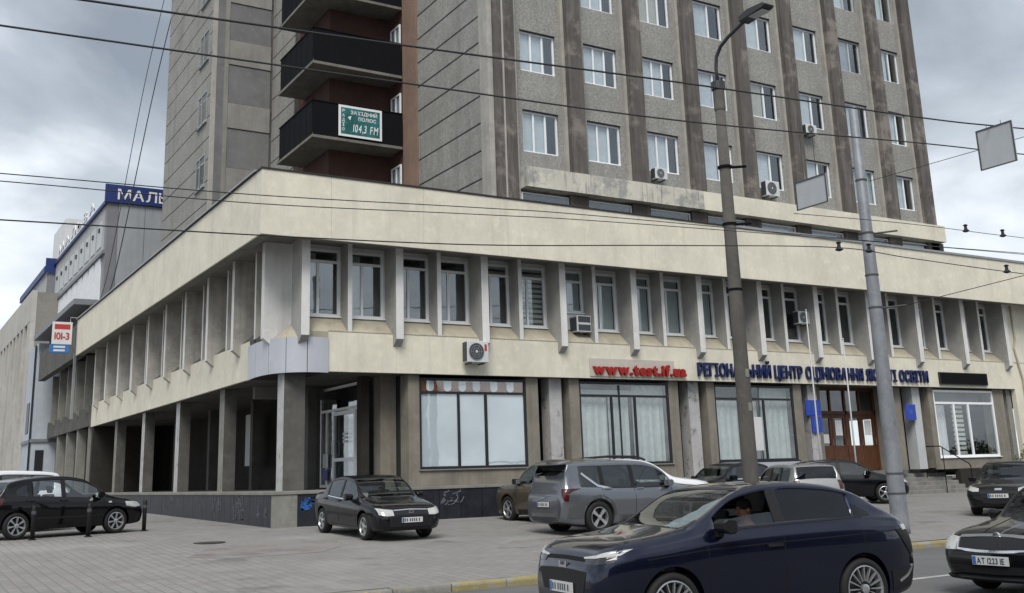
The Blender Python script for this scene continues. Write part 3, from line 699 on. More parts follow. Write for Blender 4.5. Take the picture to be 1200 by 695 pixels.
# left flank: wide concrete courses with open joints
for r in range(21):
    z0 = 10.2 + r * PITCH / 3
    tb('wall_panel', 'panel_side', XA, XA + .25, 31.32, 36.88, z0 + .055, z0 + PITCH / 3 - .0, bevel=.016)
tb('flank_core', 'concrete_dark', XA + .035, XA + .5, 31.30, 36.9, 10.0, ZTOP)
tb('flank_rib', 'pilaster_edge', XA - .04, XA + .2, 31.3, 31.62, 10.2, ZTOP)
tb('red_pier', 'red_edge', XA - .06, XA + .4, 36.9, 38.22, 10.0, ZTOP)
# recessed balcony bay
tb('bay_wall', 'red_wall', XA - .01, XA + .3, 38.225, 43.0, 10.0, ZTOP)
tb('bay_wall', 'red_wall', 15.56, XA - .012, 39.6, 43.3, 10.0, ZTOP)
for r in range(6):
    z = 15.42 + PITCH * (r - 1)
    window(TW, 'x', 38.45, 39.4, z + 1.0, z + 2.6, XA - .09, (.5,), None, 'upvc', 'glass_win', .07, .07, [(38.6, 39.3, z + 1.05, z + 2.5, 'curtain', .075)], False)
    window(TW, 'y', 16.55, 17.75, z + .9, z + 2.0, 39.52, (.5,), None, 'flashing', 'glass_win', .07, .07, None, True, 'flashing')
# balconies with dark sheet rails
for r in range(3):
    z = 15.40 + PITCH * r
    bl = MB().prism([(14.33, 38.25), (XA - .08, 38.25), (XA - .08, 39.58), (15.54, 39.58), (15.54, 42.6), (14.33, 42.6)], 'z', z, z + .2).build('balcony', 'slab', TW)
    bb = lambda name, m, *q: MB().box(*q).build(name, m, bl)
    k = 0; x = 14.33
    while x < XA - .1:
        w = min(1.03, XA - .09 - x); bb('rail_panel', 'black_metal', x + .008, x + w - .008, 38.22, 38.25, z + .1, z + 1.55); x += w
    y = 38.25
    while y < 42.25:
        w = min(.68, 42.3 - y); bb('rail_panel', 'black_metal', 14.30, 14.33, y + .02, y + w - .02, z + .1, z + 1.55); y += w
    bb('hand_rail', 'black_metal', 14.27, XA - .09, 38.19, 38.27, z + 1.552, z + 1.6); bb('hand_rail', 'black_metal', 14.27, 14.35, 38.27, 42.3, z + 1.552, z + 1.6)
    for q in range(5): bb('post', 'trim_grey', 14.335, 14.37, 38.35 + q * .97, 38.40 + q * .97, z + .2, z + 1.55)
    bb('slab_edge', 'slab', 14.30, XA - .09, 38.215, 38.249, z - .02, z + .098); bb('slab_edge', 'slab', 14.295, 14.329, 38.25, 42.6, z - .02, z + .098)
# stair block behind
X2, Y2, X3 = 12.42, 46.5, 15.31
tb('stair_core', 'concrete_dark', X2 + .05, 30, Y2 + .05, 55.9, 9.9, ZTOP)
for r in range(21):
    z0 = 10.2 + r * PITCH / 3
    tb('wall_panel', 'panel_side', X2, X2 + .25, Y2 + .3, 55.9, z0 + .055, z0 + PITCH / 3)
    tb('wall_panel', 'panel_side', X3, X3 + .2, 43.32, Y2 - .02, z0 + .055, z0 + PITCH / 3)
tb('flank_core', 'concrete_dark', X3 + .03, X3 + .4, 43.31, Y2 + .1, 9.9, ZTOP)
tb('corner_post', 'pilaster_edge', X2 - .02, X2 + .14, Y2 - .02, Y2 + .29, 9.9, ZTOP); tb('corner_post', 'panel_dark', X2 + .142, X2 + .5, Y2 - .01, Y2 + .2, 9.9, ZTOP); tb('corner_post', 'panel_mid', X2 + .502, X2 + .72, Y2 - .03, Y2 + .2, 9.9, ZTOP)
for r in range(7):
    z = 11.35 + PITCH * r - 1.6
    tb('stair_panel', 'panel_dark', X2 + .73, X3 - .1, Y2 + .0, Y2 + .2, z + .02, z + 1.95, bevel=.01)
    tb('stair_panel', 'panel_mid', X2 + .73, X3 - .1, Y2 - .05, Y2 + .2, z + 1.97, z + PITCH, bevel=.01)
for r in range(6):
    z = 12.2 + PITCH * r
    window(TW, 'x', 47.4, 49.0, z, z + 1.65, X2 - .03, (.6,), None, 'flashing', 'glass_win', .08, .1, [(47.5, 48.9, z + .1, z + 1.5, 'curtain', .09)], True, 'flashing')

# ================================================================== neighbours on the left
MV = thing('sign_topped_building', 'pale grey building with a blue lettered band along its roof edge', 'building', (10.7, 62, .9))
def mvb(name, m, *b, parent=None): return box(name, m, parent or MV, *b)
mvb('wall', 'malva_wall', 10.72, 34, 62.02, 100, .8, 18.0)
mvb('corner_strip', 'malva_dark', 10.66, 11.25, 61.97, 62.6, .8, 18.0)
for k in range(6): mvb('wall_panel', 'malva_wall', 11.3 + k * 1.5, 12.77 + k * 1.5, 61.96, 62.01, 11.0, 17.98)
mvb('side_wall', 'malva_side', 10.66, 10.71, 62.65, 81.9, 15.2, 17.98); mvb('side_wall', 'malva_side', 10.66, 10.71, 62.65, 81.9, 11.0, 12.2)
for k in range(9):
    y0 = 63.4 + 2.05 * k
    mvb('window', 'upvc_grey', 10.62, 10.70, y0, y0 + 1.35, 15.6, 17.2); mvb('window', 'curtain', 10.61, 10.70, y0 - .2, y0 + 1.5, 12.3, 14.9)
    mvb('vent_cap', 'frame_dark', 10.55, 10.66, y0 + .5, y0 + .8, 16.6, 16.85)
mvb('cornice', 'malva_dark', 10.5, 10.70, 62.0, 82, 14.95, 15.15)
band = mvb('blue_band', 'sign_royal', 10.45, 22, 61.80, 61.95, 18.0, 19.08)
letters('МАЛЬВА', 4.3, .62, 'letter_white', MV, (11.15, 61.79, 18.2), FRONT, (1, 0, 0), .02, .012, .12)
mvb('blue_band', 'sign_royal', 10.5, 10.6, 61.96, 82, 17.95, 18.15)
letters('МАЛЬВА', 14, .62, 'letter_white', MV, (10.42, 79, 18.2), LEFT, (0, -1, 0), .03, .0, .3)
mvb('roof', 'malva_dark', 10.62, 34, 61.97, 100, 18.005, 18.2)
mvb('roof_box', 'sign_board', 10.9, 16, 80, 86, 18.25, 21.2); 
mvb('wing_wall', 'malva_side', 10.1, 10.7, 82.2, 97, .8, 17.4); mvb('wing_wall', 'malva_dark', 10.12, 10.69, 82.05, 82.19, .8, 17.4)
mvb('blue_band', 'sign_royal', 9.95, 10.75, 81.9, 82.04, 17.41, 18.5); mvb('blue_band', 'sign_royal', 9.9, 10.1, 82.05, 97, 17.41, 17.9)
PB = thing('pale_blue_annex', 'narrow pale blue rendered annex squeezed between the far buildings', 'building', (8.9, 74, .9))
box('wall', 'pale_blue_wall', PB, 8.9, 13, 73.7, 78.9, .7, 11.1); box('window', 'frame_dark', PB, 8.86, 8.899, 76.2, 77.6, 5.4, 7.4); box('window', 'frame_dark', PB, 9.1, 9.6, 73.66, 73.699, 2.2, 4.2)
box('ledge', 'malva_dark', PB, 8.8, 13, 73.6, 78.9, 4.7, 4.9); box('drain_pipe', 'frame_dark', PB, 8.75, 8.87, 74.3, 74.42, .7, 11)
FB = thing('ribbed_stone_building', 'tan stone building with tall vertical ribs at the far left edge', 'building', (8.84, 79, .9))
box('wall', 'tan_shaded', FB, 9.2, 30, 79.02, 165, .7, 15.4); box('parapet', 'tan_stone', FB, 8.84, 9.198, 79.0, 165, 13.3, 15.5); box('end_pier', 'tan_stone', FB, 8.86, 9.198, 79.01, 80.6, .7, 13.298)
rb = MB().box(0, .36, 0, .8, .7, 13.298).mesh('rib', 'tan_stone')
for i in range(26): link('rib', rb, FB, (8.84, 82.2 + i * 2.3, 0))

# ================================================================== signs
S = thing('web_address_sign', 'red web address letters on a pale panel above the shop windows', 'sign', (20.3, 28.1, 4.9))
box('backing_panel', 'sign_pale', S, 20.3, 23.9, YS - .04, YS - .004, 4.86, 5.45); 
letters('www.test.if.ua', 4.0, .36, 'sign_red', S, (20.38, YS - .09, 4.93), FRONT, (1, 0, 0), .04, .022, .05)
S = thing('office_name_sign', 'row of dark blue letters naming the office on the cream band', 'sign', (24.9, 28.1, 4.9))
letters('РЕГІОНАЛЬНИЙ ЦЕНТР ОЦІНЮВАННЯ ЯКОСТІ ОСВІТИ', 12.45, .46, 'sign_blue', S, (24.96, YS - .06, 4.96), FRONT, (1, 0, 0), .04, .014, .10, .34)
S = thing('led_board', 'blank black display board fixed above the right shop window', 'display board', (38.2, 28.1, 4.9))
box('screen', 'led_board', S, 38.2, 41.28, YS - .1, YS - .02, 4.93, 5.38); box('casing', 'frame_dark', S, 38.16, 41.32, YS - .09, YS - .002, 4.90, 5.41)
S = thing('wall_plaque', 'two blue office plaques one above the other left of the entrance', 'plaque', (30.9, 28.4, 3))
for z0, z1, x0, x1 in ((3.62, 4.2, 30.5, 31.3), (2.98, 3.58, 30.75, 31.3)):
    pp = box('plate', 'plaque_blue', S, x0, x1, 28.42, 28.45, z0, z1)
    for q in range(3): MB().box(x0 + .12, x1 - .12, 28.416, 28.419, z1 - .16 - q * .1, z1 - .13 - q * .1).build('text_line', 'sign_cyan', pp)
S = thing('wall_plaque', 'single small blue plaque on the pale column right of the entrance', 'plaque', (36.5, 28.4, 3.4))
pp = box('plate', 'plaque_blue', S, 36.2, 36.8, 28.40, 28.43, 3.45, 4.08)
MB().lathe([(.1, 28.395), (.1, 28.399)], 16, 'y', (36.5, 0, 3.8)).build('emblem', 'sign_cyan', pp)
S = thing('radio_banner', 'teal radio banner with 104,3 FM hung on the lowest black balcony', 'banner', (16.4, 38.2, 15.6))
box('frame', 'letter_white', S, 15.42, 17.37, 38.15, 38.18, 15.58, 16.93); box('print', 'sign_teal', S, 15.52, 17.27, 38.145, 38.149, 15.68, 16.83)
letters('ЗАХІДНИЙ', 1.2, .15, 'letter_white', S, (15.95, 38.142, 16.58), FRONT, (1, 0, 0), .002, .004)
letters('ПОЛЮС', .8, .15, 'letter_white', S, (16.3, 38.142, 16.33), FRONT, (1, 0, 0), .002, .004)
letters('104,3 FM', 1.15, .34, 'letter_white', S, (16.05, 38.142, 15.82), FRONT, (1, 0, 0), .002, .006, shear=.2)
for k, ch in enumerate('РАДІО'): letters(ch, .1, .13, 'letter_white', S, (15.58, 38.142, 16.62 - k * .2), FRONT, (1, 0, 0), .002, .003)
MB().prism([(15.82, 16.42), (15.98, 16.5), (15.93, 16.3)], 'y', 38.141, 38.144).build('star', 'letter_white', S)
S = thing('projecting_sign', 'white, red and blue 101-3 board sticking out from the side facade', 'sign', (8.0, 57, 8.6))
box('board', 'sign_board', S, 7.45, 8.4, 56.95, 57.05, 8.95, 10.1); box('red_strip', 'paint_red', S, 7.55, 8.3, 56.94, 56.949, 9.72, 9.98); box('blue_strip', 'sign_cyan', S, 7.38, 8.32, 56.93, 57.06, 8.5, 8.948)
letters('101-3', .72, .36, 'paint_red', S, (7.56, 56.94, 9.2), FRONT, (1, 0, 0), .004, .012, .04)
for q in range(2): box('text_line', 'sign_board', S, 7.55, 8.1, 56.925, 56.929, 8.58 + q * .18, 8.68 + q * .18)
MB().tube([(8.3, 57, 10.1), (8.3, 57, 10.35), (8.9, 57, 10.35)], .03, 6).build('bracket', 'flashing', S)

# ================================================================== air conditioners
def ac(label, x, y, z, w, h, d=.32, kind='split'):
    t = thing('air_conditioner', label, 'air conditioner', (x + w / 2, y, z), group='air conditioners on the facade')
    MB().box(x, x + w, y, y + d, z, z + h).build('casing', 'ac_white', t, None, False, .015)
    if kind == 'split':
        r = h * .40; c = (x + w * .42, 0, z + h * .5)
        MB().lathe([(r, y - .012), (r, y - .004)], 24, 'y', c).build('fan_grille', 'ac_dark', t)
        gr = MB()
        for q in (1, .72, .45): gr.lathe([(r * q, y - .022), (r * q, y - .014), (r * q - .012, y - .014), (r * q - .012, y - .022)], 24, 'y', c, close=True)
        for q in range(6): gr.tube([(c[0], y - .018, c[2]), (c[0] + r * math.cos(q * math.pi / 3), y - .018, c[2] + r * math.sin(q * math.pi / 3))], .005, 4)
        gr.build('guard', 'flashing', t)
        MB().lathe([(r * .16, y - .03), (r * .16, y - .02)], 12, 'y', c).build('hub', 'ac_white', t)
        MB().box(x - .012, x - .001, y + .02, y + d - .02, z + .04, z + h - .04).build('side_grille', 'ac_dark', t)
    else:
        for q in range(2): MB().box(x + .05, x + w - .04, y - .008, y - .001, z + .05 + q * h * .5, z + h * .5 - .03 + q * h * .5).build('grille', 'ac_dark', t)
        MB().box(x - .012, x - .001, y + .03, y + d - .03, z + .06, z + h - .06).build('side_grille', 'ac_dark', t)
    for q in (.2, .8): MB().box(x + w * q - .015, x + w * q + .015, y + .02, y + d + .12, z - .045, z - .002).build('bracket', 'trim_grey', t)
    return t
ac1 = ac('large split air conditioner on the cream band over the whiteboard window', 15.44, 27.72, 5.14, .76, .66, .3)
MB().box(16.05, 16.13, 27.712, 27.718, 5.5, 5.7).build('red_mark', 'paint_red', ac1)
ac('old window air conditioner sticking out below a short second-floor window', 19.98, 28.28, 6.34, .58, .56, .42, 'box')
ac('air conditioner hung between fins right of the concrete lamp post', 30.35, 28.2, 7.1, .62, .5, .3)
ac('small air conditioner under the third lowest tower window', 25.7, 30.55, 12.98, .62, .46, .28)
ac('larger air conditioner at the foot of the tower behind the lamp post', 31.65, 30.5, 12.95, .78, .66, .3)
ac('air conditioner on the tower one storey above the cream ledge', 34.55, 30.6, 16.14, .68, .46, .28)

# ================================================================== poles, wires, hanging signs
LP = thing('street_lamp', 'tall brown concrete lamp post with a curved arm and lamp', 'street lamp', (15.7, 16.3, g(16.3)))
MB().lathe([(.175, g(16.3) - .05), (.17, 1), (.145, 5.5), (.112, 9.7)], 20, c=(15.7, 16.3, 0)).build('post', 'pole_concrete', LP, None, True)
MB().lathe([(.125, 9.55), (.13, 9.6), (.13, 10.0), (.1, 10.05)], 16, c=(15.7, 16.3, 0)).build('collar', 'concrete_dark', LP)
MB().lathe([(.16, 10.04), (.16, 10.22), (.05, 10.25)], 12, c=(15.7, 16.3, 0)).build('cap', 'lamp_arm', LP)
pts = [(15.7, 16.3, 10.2), (15.7, 16.32, 10.55), (15.7, 16.28, 10.82), (15.7, 16.12, 11.02), (15.7, 15.85, 11.15), (15.7, 15.4, 11.29), (15.7, 15.2, 11.33)]
MB().tube(pts, .042, 10).build('arm', 'lamp_arm', LP, None, True)
hd = MB().prism([(15.36, 11.27), (14.62, 11.33), (14.55, 11.38), (14.62, 11.44), (15.1, 11.47), (15.36, 11.40)], 'x', 15.55, 15.85).build('lamp_head', 'lamp_arm', LP, None, False, .012)
MB().box(15.58, 15.82, 14.66, 15.1, 11.292, 11.30).build('lens', 'lamp_lens', hd)
for z in (6.9, 5.45, 8.2): MB().lathe([(.158, z), (.158, z + .05)], 16, c=(15.7, 16.3, 0)).build('clamp', 'black_metal', LP)
for z in (6.93, 8.23): MB().tube([(15.85, 16.25, z), (16.15, 16.1, z + .02)], .03, 6).build('bracket', 'black_metal', LP)
for z, r_ in ((3.6, .157), (2.9, .16)): 
    MB().box(15.65, 15.74, 16.3 - r_ - .004, 16.3 - r_ + .03, z, z + .17).build('notice', 'concrete', LP)
TP = thing('trolley_pole', 'grey tapered steel pole at the kerb carrying the overhead wires', 'pole', (20.62, 16.7, g(16.7)))
MB().lathe([(.21, g(16.7) - .05), (.20, .35), (.193, 1.2), (.15, 6), (.108, 10.5), (.05, 10.55)], 20, c=(20.62, 16.7, 0)).build('shaft', 'pole_steel', TP, None, True)
for z, r_ in ((1.05, .205), (1.5, .202), (5.4, .168), (7.25, .154), (6.2, .162), (8.6, .14)): MB().lathe([(r_, z), (r_, z + .04)], 16, c=(20.62, 16.7, 0)).build('band', 'trim_grey', TP)
for z in (5.42, 7.27): MB().tube([(20.8, 16.65, z), (21.25, 16.3, z + .04)], .022, 6).build('bracket', 'trim_grey', TP)

def wire(label, pts, r=.012, ins=(), group='overhead wires'):
    P = [Vector(p) for p in pts]; out = []
    for i in range(len(P) - 1):
        p0, p1, p2, p3 = P[max(i - 1, 0)], P[i], P[i + 1], P[min(i + 2, len(P) - 1)]
        for k in range(8):
            t = k / 8; out.append(.5 * ((2 * p1) + (p2 - p0) * t + (2 * p0 - 5 * p1 + 4 * p2 - p3) * t * t + (3 * p1 - p0 - 3 * p2 + p3) * t ** 3))
    out.append(P[-1])
    o = tag(MB().tube(out, r, 5).build('overhead_wire', 'wire', None, None, True), label, 'wire', group)
    for q in ins:
        q = Vector(q); MB().lathe([(.025, -.02), (.065, 0), (.03, .04), (.025, .09), (.045, .11), (.015, .13)], 10, c=q).build('insulator', 'frame_dark', o)
    return o
wire('uppermost thick overhead wire crossing the tower from top left', [(-3, 13, 7.5), (1.77, 13, 7.75), (6.66, 13, 8.03), (11.69, 13, 8.35), (18.14, 13, 8.70), (21.71, 13, 8.99), (32, 13, 9.9)], .017)
wire('second thick overhead wire crossing the balconies and tower windows', [(-4, 15.5, 8.1), (1.05, 15.5, 8.27), (7.43, 15.5, 8.5), (13.86, 15.5, 8.77), (21.5, 15.5, 9.36), (25.7, 15.5, 9.64), (36, 15.5, 10.4)], .017)
wire('upper of the close pair of wires across the cream fascia', [(-4, 12, 4.95), (.93, 12, 5.09), (3.78, 12, 5.17), (6.9, 12, 5.34), (8.93, 12, 5.43), (15.56, 12, 5.6), (26, 12, 5.9)], .0065)
wire('lower of the close pair of wires across the cream fascia', [(-4, 12.5, 5.0), (.98, 12.5, 5.14), (3.94, 12.5, 5.2), (7.19, 12.5, 5.39), (9.46, 12.5, 5.51), (16, 12.5, 5.75), (26, 12.5, 6.1)], .0065)
wire('lowest overhead wire running along the bottom of the cream fascia', [(-4, 10.5, 4.05), (.85, 10.5, 4.22), (3.31, 10.5, 4.30), (6.03, 10.5, 4.43), (9, 10.5, 4.68), (12.24, 10.5, 4.93), (14, 10.5, 4.90), (17.5, 10.5, 4.86), (24, 10.5, 4.9)], .0075, [(12.3, 10.5, 4.9), (12.97, 10.5, 4.93), (16.4, 10.5, 4.86)])
wire('thin wire sagging above the cream ledge to the right edge', [(12.5, 11.5, 5.72), (15.2, 11.5, 5.82), (17.5, 11.5, 5.85), (19.6, 11.5, 5.86), (26, 11.5, 5.7)], .006, [(16.9, 11.5, 5.84), (18.0, 11.5, 5.85)])
wire('short span wire from the grey steel pole rising to the right', [(21.25, 16.3, 5.46), (22.5, 13.5, 5.9), (24, 10, 6.5)], .009)
wire('thin stay wire sloping up behind the suspended sign', [(20.8, 16.6, 8.6), (22, 13, 8.9), (24, 8, 9.5)], .008)
wire('thin slack cable hanging beside the left tower corner', [(14.0, 60, 33), (12.6, 60, 25), (11.0, 60, 14), (10.4, 60, 11.6)], .03)
wire('second slack cable left of the other by the tower corner', [(13.3, 60, 33), (12.0, 60, 25), (10.6, 60, 14), (10.1, 60, 11.6)], .022)
wire('faint thin wire high in the top right sky', [(24, 14, 13.2), (27, 14, 13.3), (34, 14, 13.6)], .012)

def hang_sign(label, x, y0, y1, z0, z1, ztop):
    t = thing('suspended_sign', label, 'sign', (x, (y0 + y1) / 2, z0), group='signs hung over the street')
    MB().box(x - .012, x + .012, y0, y1, z0, z1).build('panel', 'sign_back', t)
    fr = MB()
    for a, b, c, d in ((y0, y0 + .03, z0, z1), (y1 - .03, y1, z0, z1), (y0 + .03, y1 - .03, z1 - .03, z1), (y0 + .03, y1 - .03, z0, z0 + .02)): fr.box(x - .026, x - .013, a, b, c, d)
    fr.build('rim', 'trim_grey', t)
    for q in (.3, .7): y = y0 + (y1 - y0) * q; MB().tube([(x, y, z1), (x, y + (13 - y if ztop < 9 else 0) * 0, ztop)], .006, 5).build('hanger', 'wire', t)
hang_sign('large grey-backed sign suspended from the wires against the sky', 20.5, 12.52, 13.38, 7.95, 8.86, 8.95)
hang_sign('small white-backed sign hanging left of the grey steel pole', 17.43, 15.02, 15.92, 7.32, 7.97, 9.02)
for lab, x, zt in (('left thin white flagpole standing in front of the entrance', 29.47, 7.35), ('right thin white flagpole standing in front of the entrance', 31.3, 6.35)):
    t = thing('flagpole', lab, 'flagpole', (x, 27, g(27)), group='flagpoles at the entrance')
    MB().lathe([(.036, g(27)), (.032, 3), (.022, zt)], 10, c=(x, 27, 0)).build('pole', 'upvc_grey', t, None, True); MB().lathe([(.12, g(27)), (.12, g(27) + .03), (.05, g(27) + .08)], 10, c=(x, 27, 0)).build('base', 'upvc_grey', t)
    MB().lathe([(.01, zt - .01), (.045, zt + .03), (.01, zt + .07)], 10, c=(x, 27, 0)).build('finial', 'upvc_grey', t)
for lab, x, y in (('leftmost short dark bollard in front of the black hatchback', 3.55, 28.15), ('middle short dark bollard beside the black hatchback door', 4.85, 28.3), ('rightmost short dark bollard at the nose of the black hatchback', 6.5, 29.7)):
    t = thing('bollard', lab, 'bollard', (x, y, g(y)), group='bollards on the pavement')
    MB().lathe([(.055, g(y) - .02), (.055, g(y) + .78), (.04, g(y) + .81)], 12, c=(x, y, 0)).build('post', 'trim_black', t, None, True)
    MB().lathe([(.1, g(y)), (.1, g(y) + .015), (.06, g(y) + .03)], 12, c=(x, y, 0)).build('base', 'trim_black', t); MB().lathe([(.058, g(y) + .6), (.06, g(y) + .62), (.06, g(y) + .66), (.058, g(y) + .68)], 12, c=(x, y, 0)).build('collar', 'trim_grey', t)

# shrub by the right-hand wall
SH = thing('shrub', 'green leafy shrub beside the cream wall at the right edge', 'shrub', (42.6, 26.9, g(26.9)))
def shrub(c, rx, ry, rz, n, seed):
    rr = random.Random(seed); mb = MB()
    for i in range(n):
        a, b = rr.uniform(0, 6.283), math.acos(rr.uniform(-1, 1)); q = rr.uniform(.55, 1) ** .6 * (1 + .25 * math.sin(3 * a + b * 4))
        p = Vector((c[0] + rx * q * math.sin(b) * math.cos(a), c[1] + ry * q * math.sin(b) * math.sin(a), max(g(26) + .03, c[2] + rz * q * math.cos(b))))
        u = Vector((rr.uniform(-1, 1), rr.uniform(-1, 1), rr.uniform(-1, 1))).normalized(); v = u.orthogonal().normalized(); s_ = rr.uniform(.05, .1)
        mb.add([p - u * s_, p + v * s_ * .5, p + u * s_, p - v * s_ * .5], [(0, 1, 2, 3)])
    return mb
shrub((42.6, 26.8, 1.55), 1.5, .8, .95, 2600, 4).build('foliage', 'leaf', SH)
st = MB()
for k in range(7): a = k * .9; st.tube([(42.6 + .1 * math.cos(a), 26.8 + .1 * math.sin(a), g(26.8)), (42.6 + .5 * math.cos(a), 26.8 + .3 * math.sin(a), 1.2), (42.6 + 1.0 * math.cos(a), 26.8 + .5 * math.sin(a), 1.9)], [.03, .02, .008], 5)
st.build('stems', 'bark', SH)

# ================================================================== unseen houses added behind the viewer for paint and glass to reflect
for k, (x0, x1, hgt, lab) in enumerate(((-26, -6, 10.5, 'unseen dark house added across the street left of the viewer'), (-5.5, 12, 9.0, 'unseen dark house added across the street behind the viewer'), (12.5, 40, 11.5, 'long unseen dark house added across the street right of the viewer'))):
    t = thing('reflection_house', lab, 'house', ((x0 + x1) / 2, -22, 0), group='unseen houses added across the street')
    box('wall', 'house_wall', t, x0, x1, -32, -22, 0, hgt)
    MB().prism([(-32.5, hgt), (-21.5, hgt), (-27, hgt + 3.6)], 'x', x0 - .3, x1 + .3).build('roof', 'house_roof', t)
    n_ = int((x1 - x0) / 3)
    for i in range(n_):
        for z in (1.2, 4.4, 7.4): 
            if z + 1.8 < hgt: box('window', 'recess', t, x0 + .8 + i * 3, x0 + 2.1 + i * 3, -21.99, -21.95, z, z + 1.7)

# ================================================================== vehicles
def pchip(pts):
    x = np.array([p[0] for p in pts], float); y = np.array([p[1] for p in pts], float); h = np.diff(x); d = np.diff(y) / h
    m = np.zeros(len(x)); m[0], m[-1] = d[0], d[-1]
    for i in range(1, len(x) - 1):
        m[i] = 0 if d[i - 1] * d[i] <= 0 else (h[i - 1] + h[i]) * 3 / ((2 * h[i] + h[i - 1]) / d[i - 1] + (h[i] + 2 * h[i - 1]) / d[i])
    def f(t):
        t = min(max(t, x[0]), x[-1]); i = min(int(np.searchsorted(x, t, 'right')) - 1, len(x) - 2); i = max(i, 0)
        q = (t - x[i]) / h[i]; q2, q3 = q * q, q ** 3
        return float(y[i] * (2 * q3 - 3 * q2 + 1) + h[i] * m[i] * (q3 - 2 * q2 + q) + y[i + 1] * (-2 * q3 + 3 * q2) + h[i] * m[i + 1] * (q3 - q2))
    return f
def sstep(a, b, v): v = min(max((v - a) / (b - a), 0), 1); return v * v * (3 - 2 * v)
_wheel = {}
def wheel_meshes(r, rim_r, style, w=.21):
    key = (r, rim_r, style)
    if key in _wheel: return _wheel[key]
    tp = [(rim_r, -w / 2 + .02), (rim_r + .01, -w / 2), (r - .03, -w / 2), (r - .005, -w / 2 + .025), (r, -w / 4), (r, w / 4), (r - .005, w / 2 - .025), (r - .03, w / 2), (rim_r + .01, w / 2), (rim_r, w / 2 - .02)]
    tyre = MB().lathe(tp, 36, 'y', close=True).mesh('wheel', 'rubber', True)
    mb = MB()
    mb.lathe([(rim_r + .004, w / 2 - .012), (rim_r - .012, w / 2 - .006), (rim_r - .022, w / 2 - .03), (rim_r - .03, -w / 2 + .03), (rim_r + .002, -w / 2 + .02)], 36, 'y', mi=0, close=True)
    mb.lathe([(rim_r - .03, .0), (.02, .0), (.02, -.02), (rim_r - .03, -.02)], 36, 'y', mi=1, close=True)
    n, wd, m_, twin = {'multi': (16, .016, 0, 0), 'star': (5, .075, 0, 0), 'seven': (7, .042, 0, 0), 'five': (5, .05, 0, 0), 'aero': (4, .085, 0, 0), 'twin': (10, .022, 0, 1)}[style]
    y0, y1 = w / 2 - .045, w / 2 - .012
    for k in range(n):
        a = 2 * math.pi * (k + (.22 if twin and k % 2 else 0) * (-1)) / n + .2
        ca, sa = math.cos(a), math.sin(a)
        def P(rad, t, y): return (rad * ca - t * sa, y, rad * sa + t * ca)
        i0, i1 = (.085 if style == 'multi' else .045), rim_r - .008; a0 = wd * (.55 if style != 'star' else .5); a1 = wd * (1.1 if style != 'seven' else 1.3)
        mb.add([P(i0, -a0 / 2, y0 - .01), P(i0, a0 / 2, y0 - .01), P(i1, a1 / 2, y0), P(i1, -a1 / 2, y0), P(i0, -a0 / 2, y1 - .006), P(i0, a0 / 2, y1 - .006), P(i1, a1 / 2, y1), P(i1, -a1 / 2, y1)],
               [(3, 2, 1, 0), (4, 5, 6, 7), (0, 1, 5, 4), (1, 2, 6, 5), (2, 3, 7, 6), (3, 0, 4, 7)], m_)
    mb.lathe([(.055, w / 2 - .05), (.055, w / 2 - .012), (.03, w / 2 - .004)], 16, 'y')
    rim = mb.mesh('rim', ['rim_silver', 'rim_dark'], False)
    _wheel[key] = (tyre, rim); return _wheel[key]

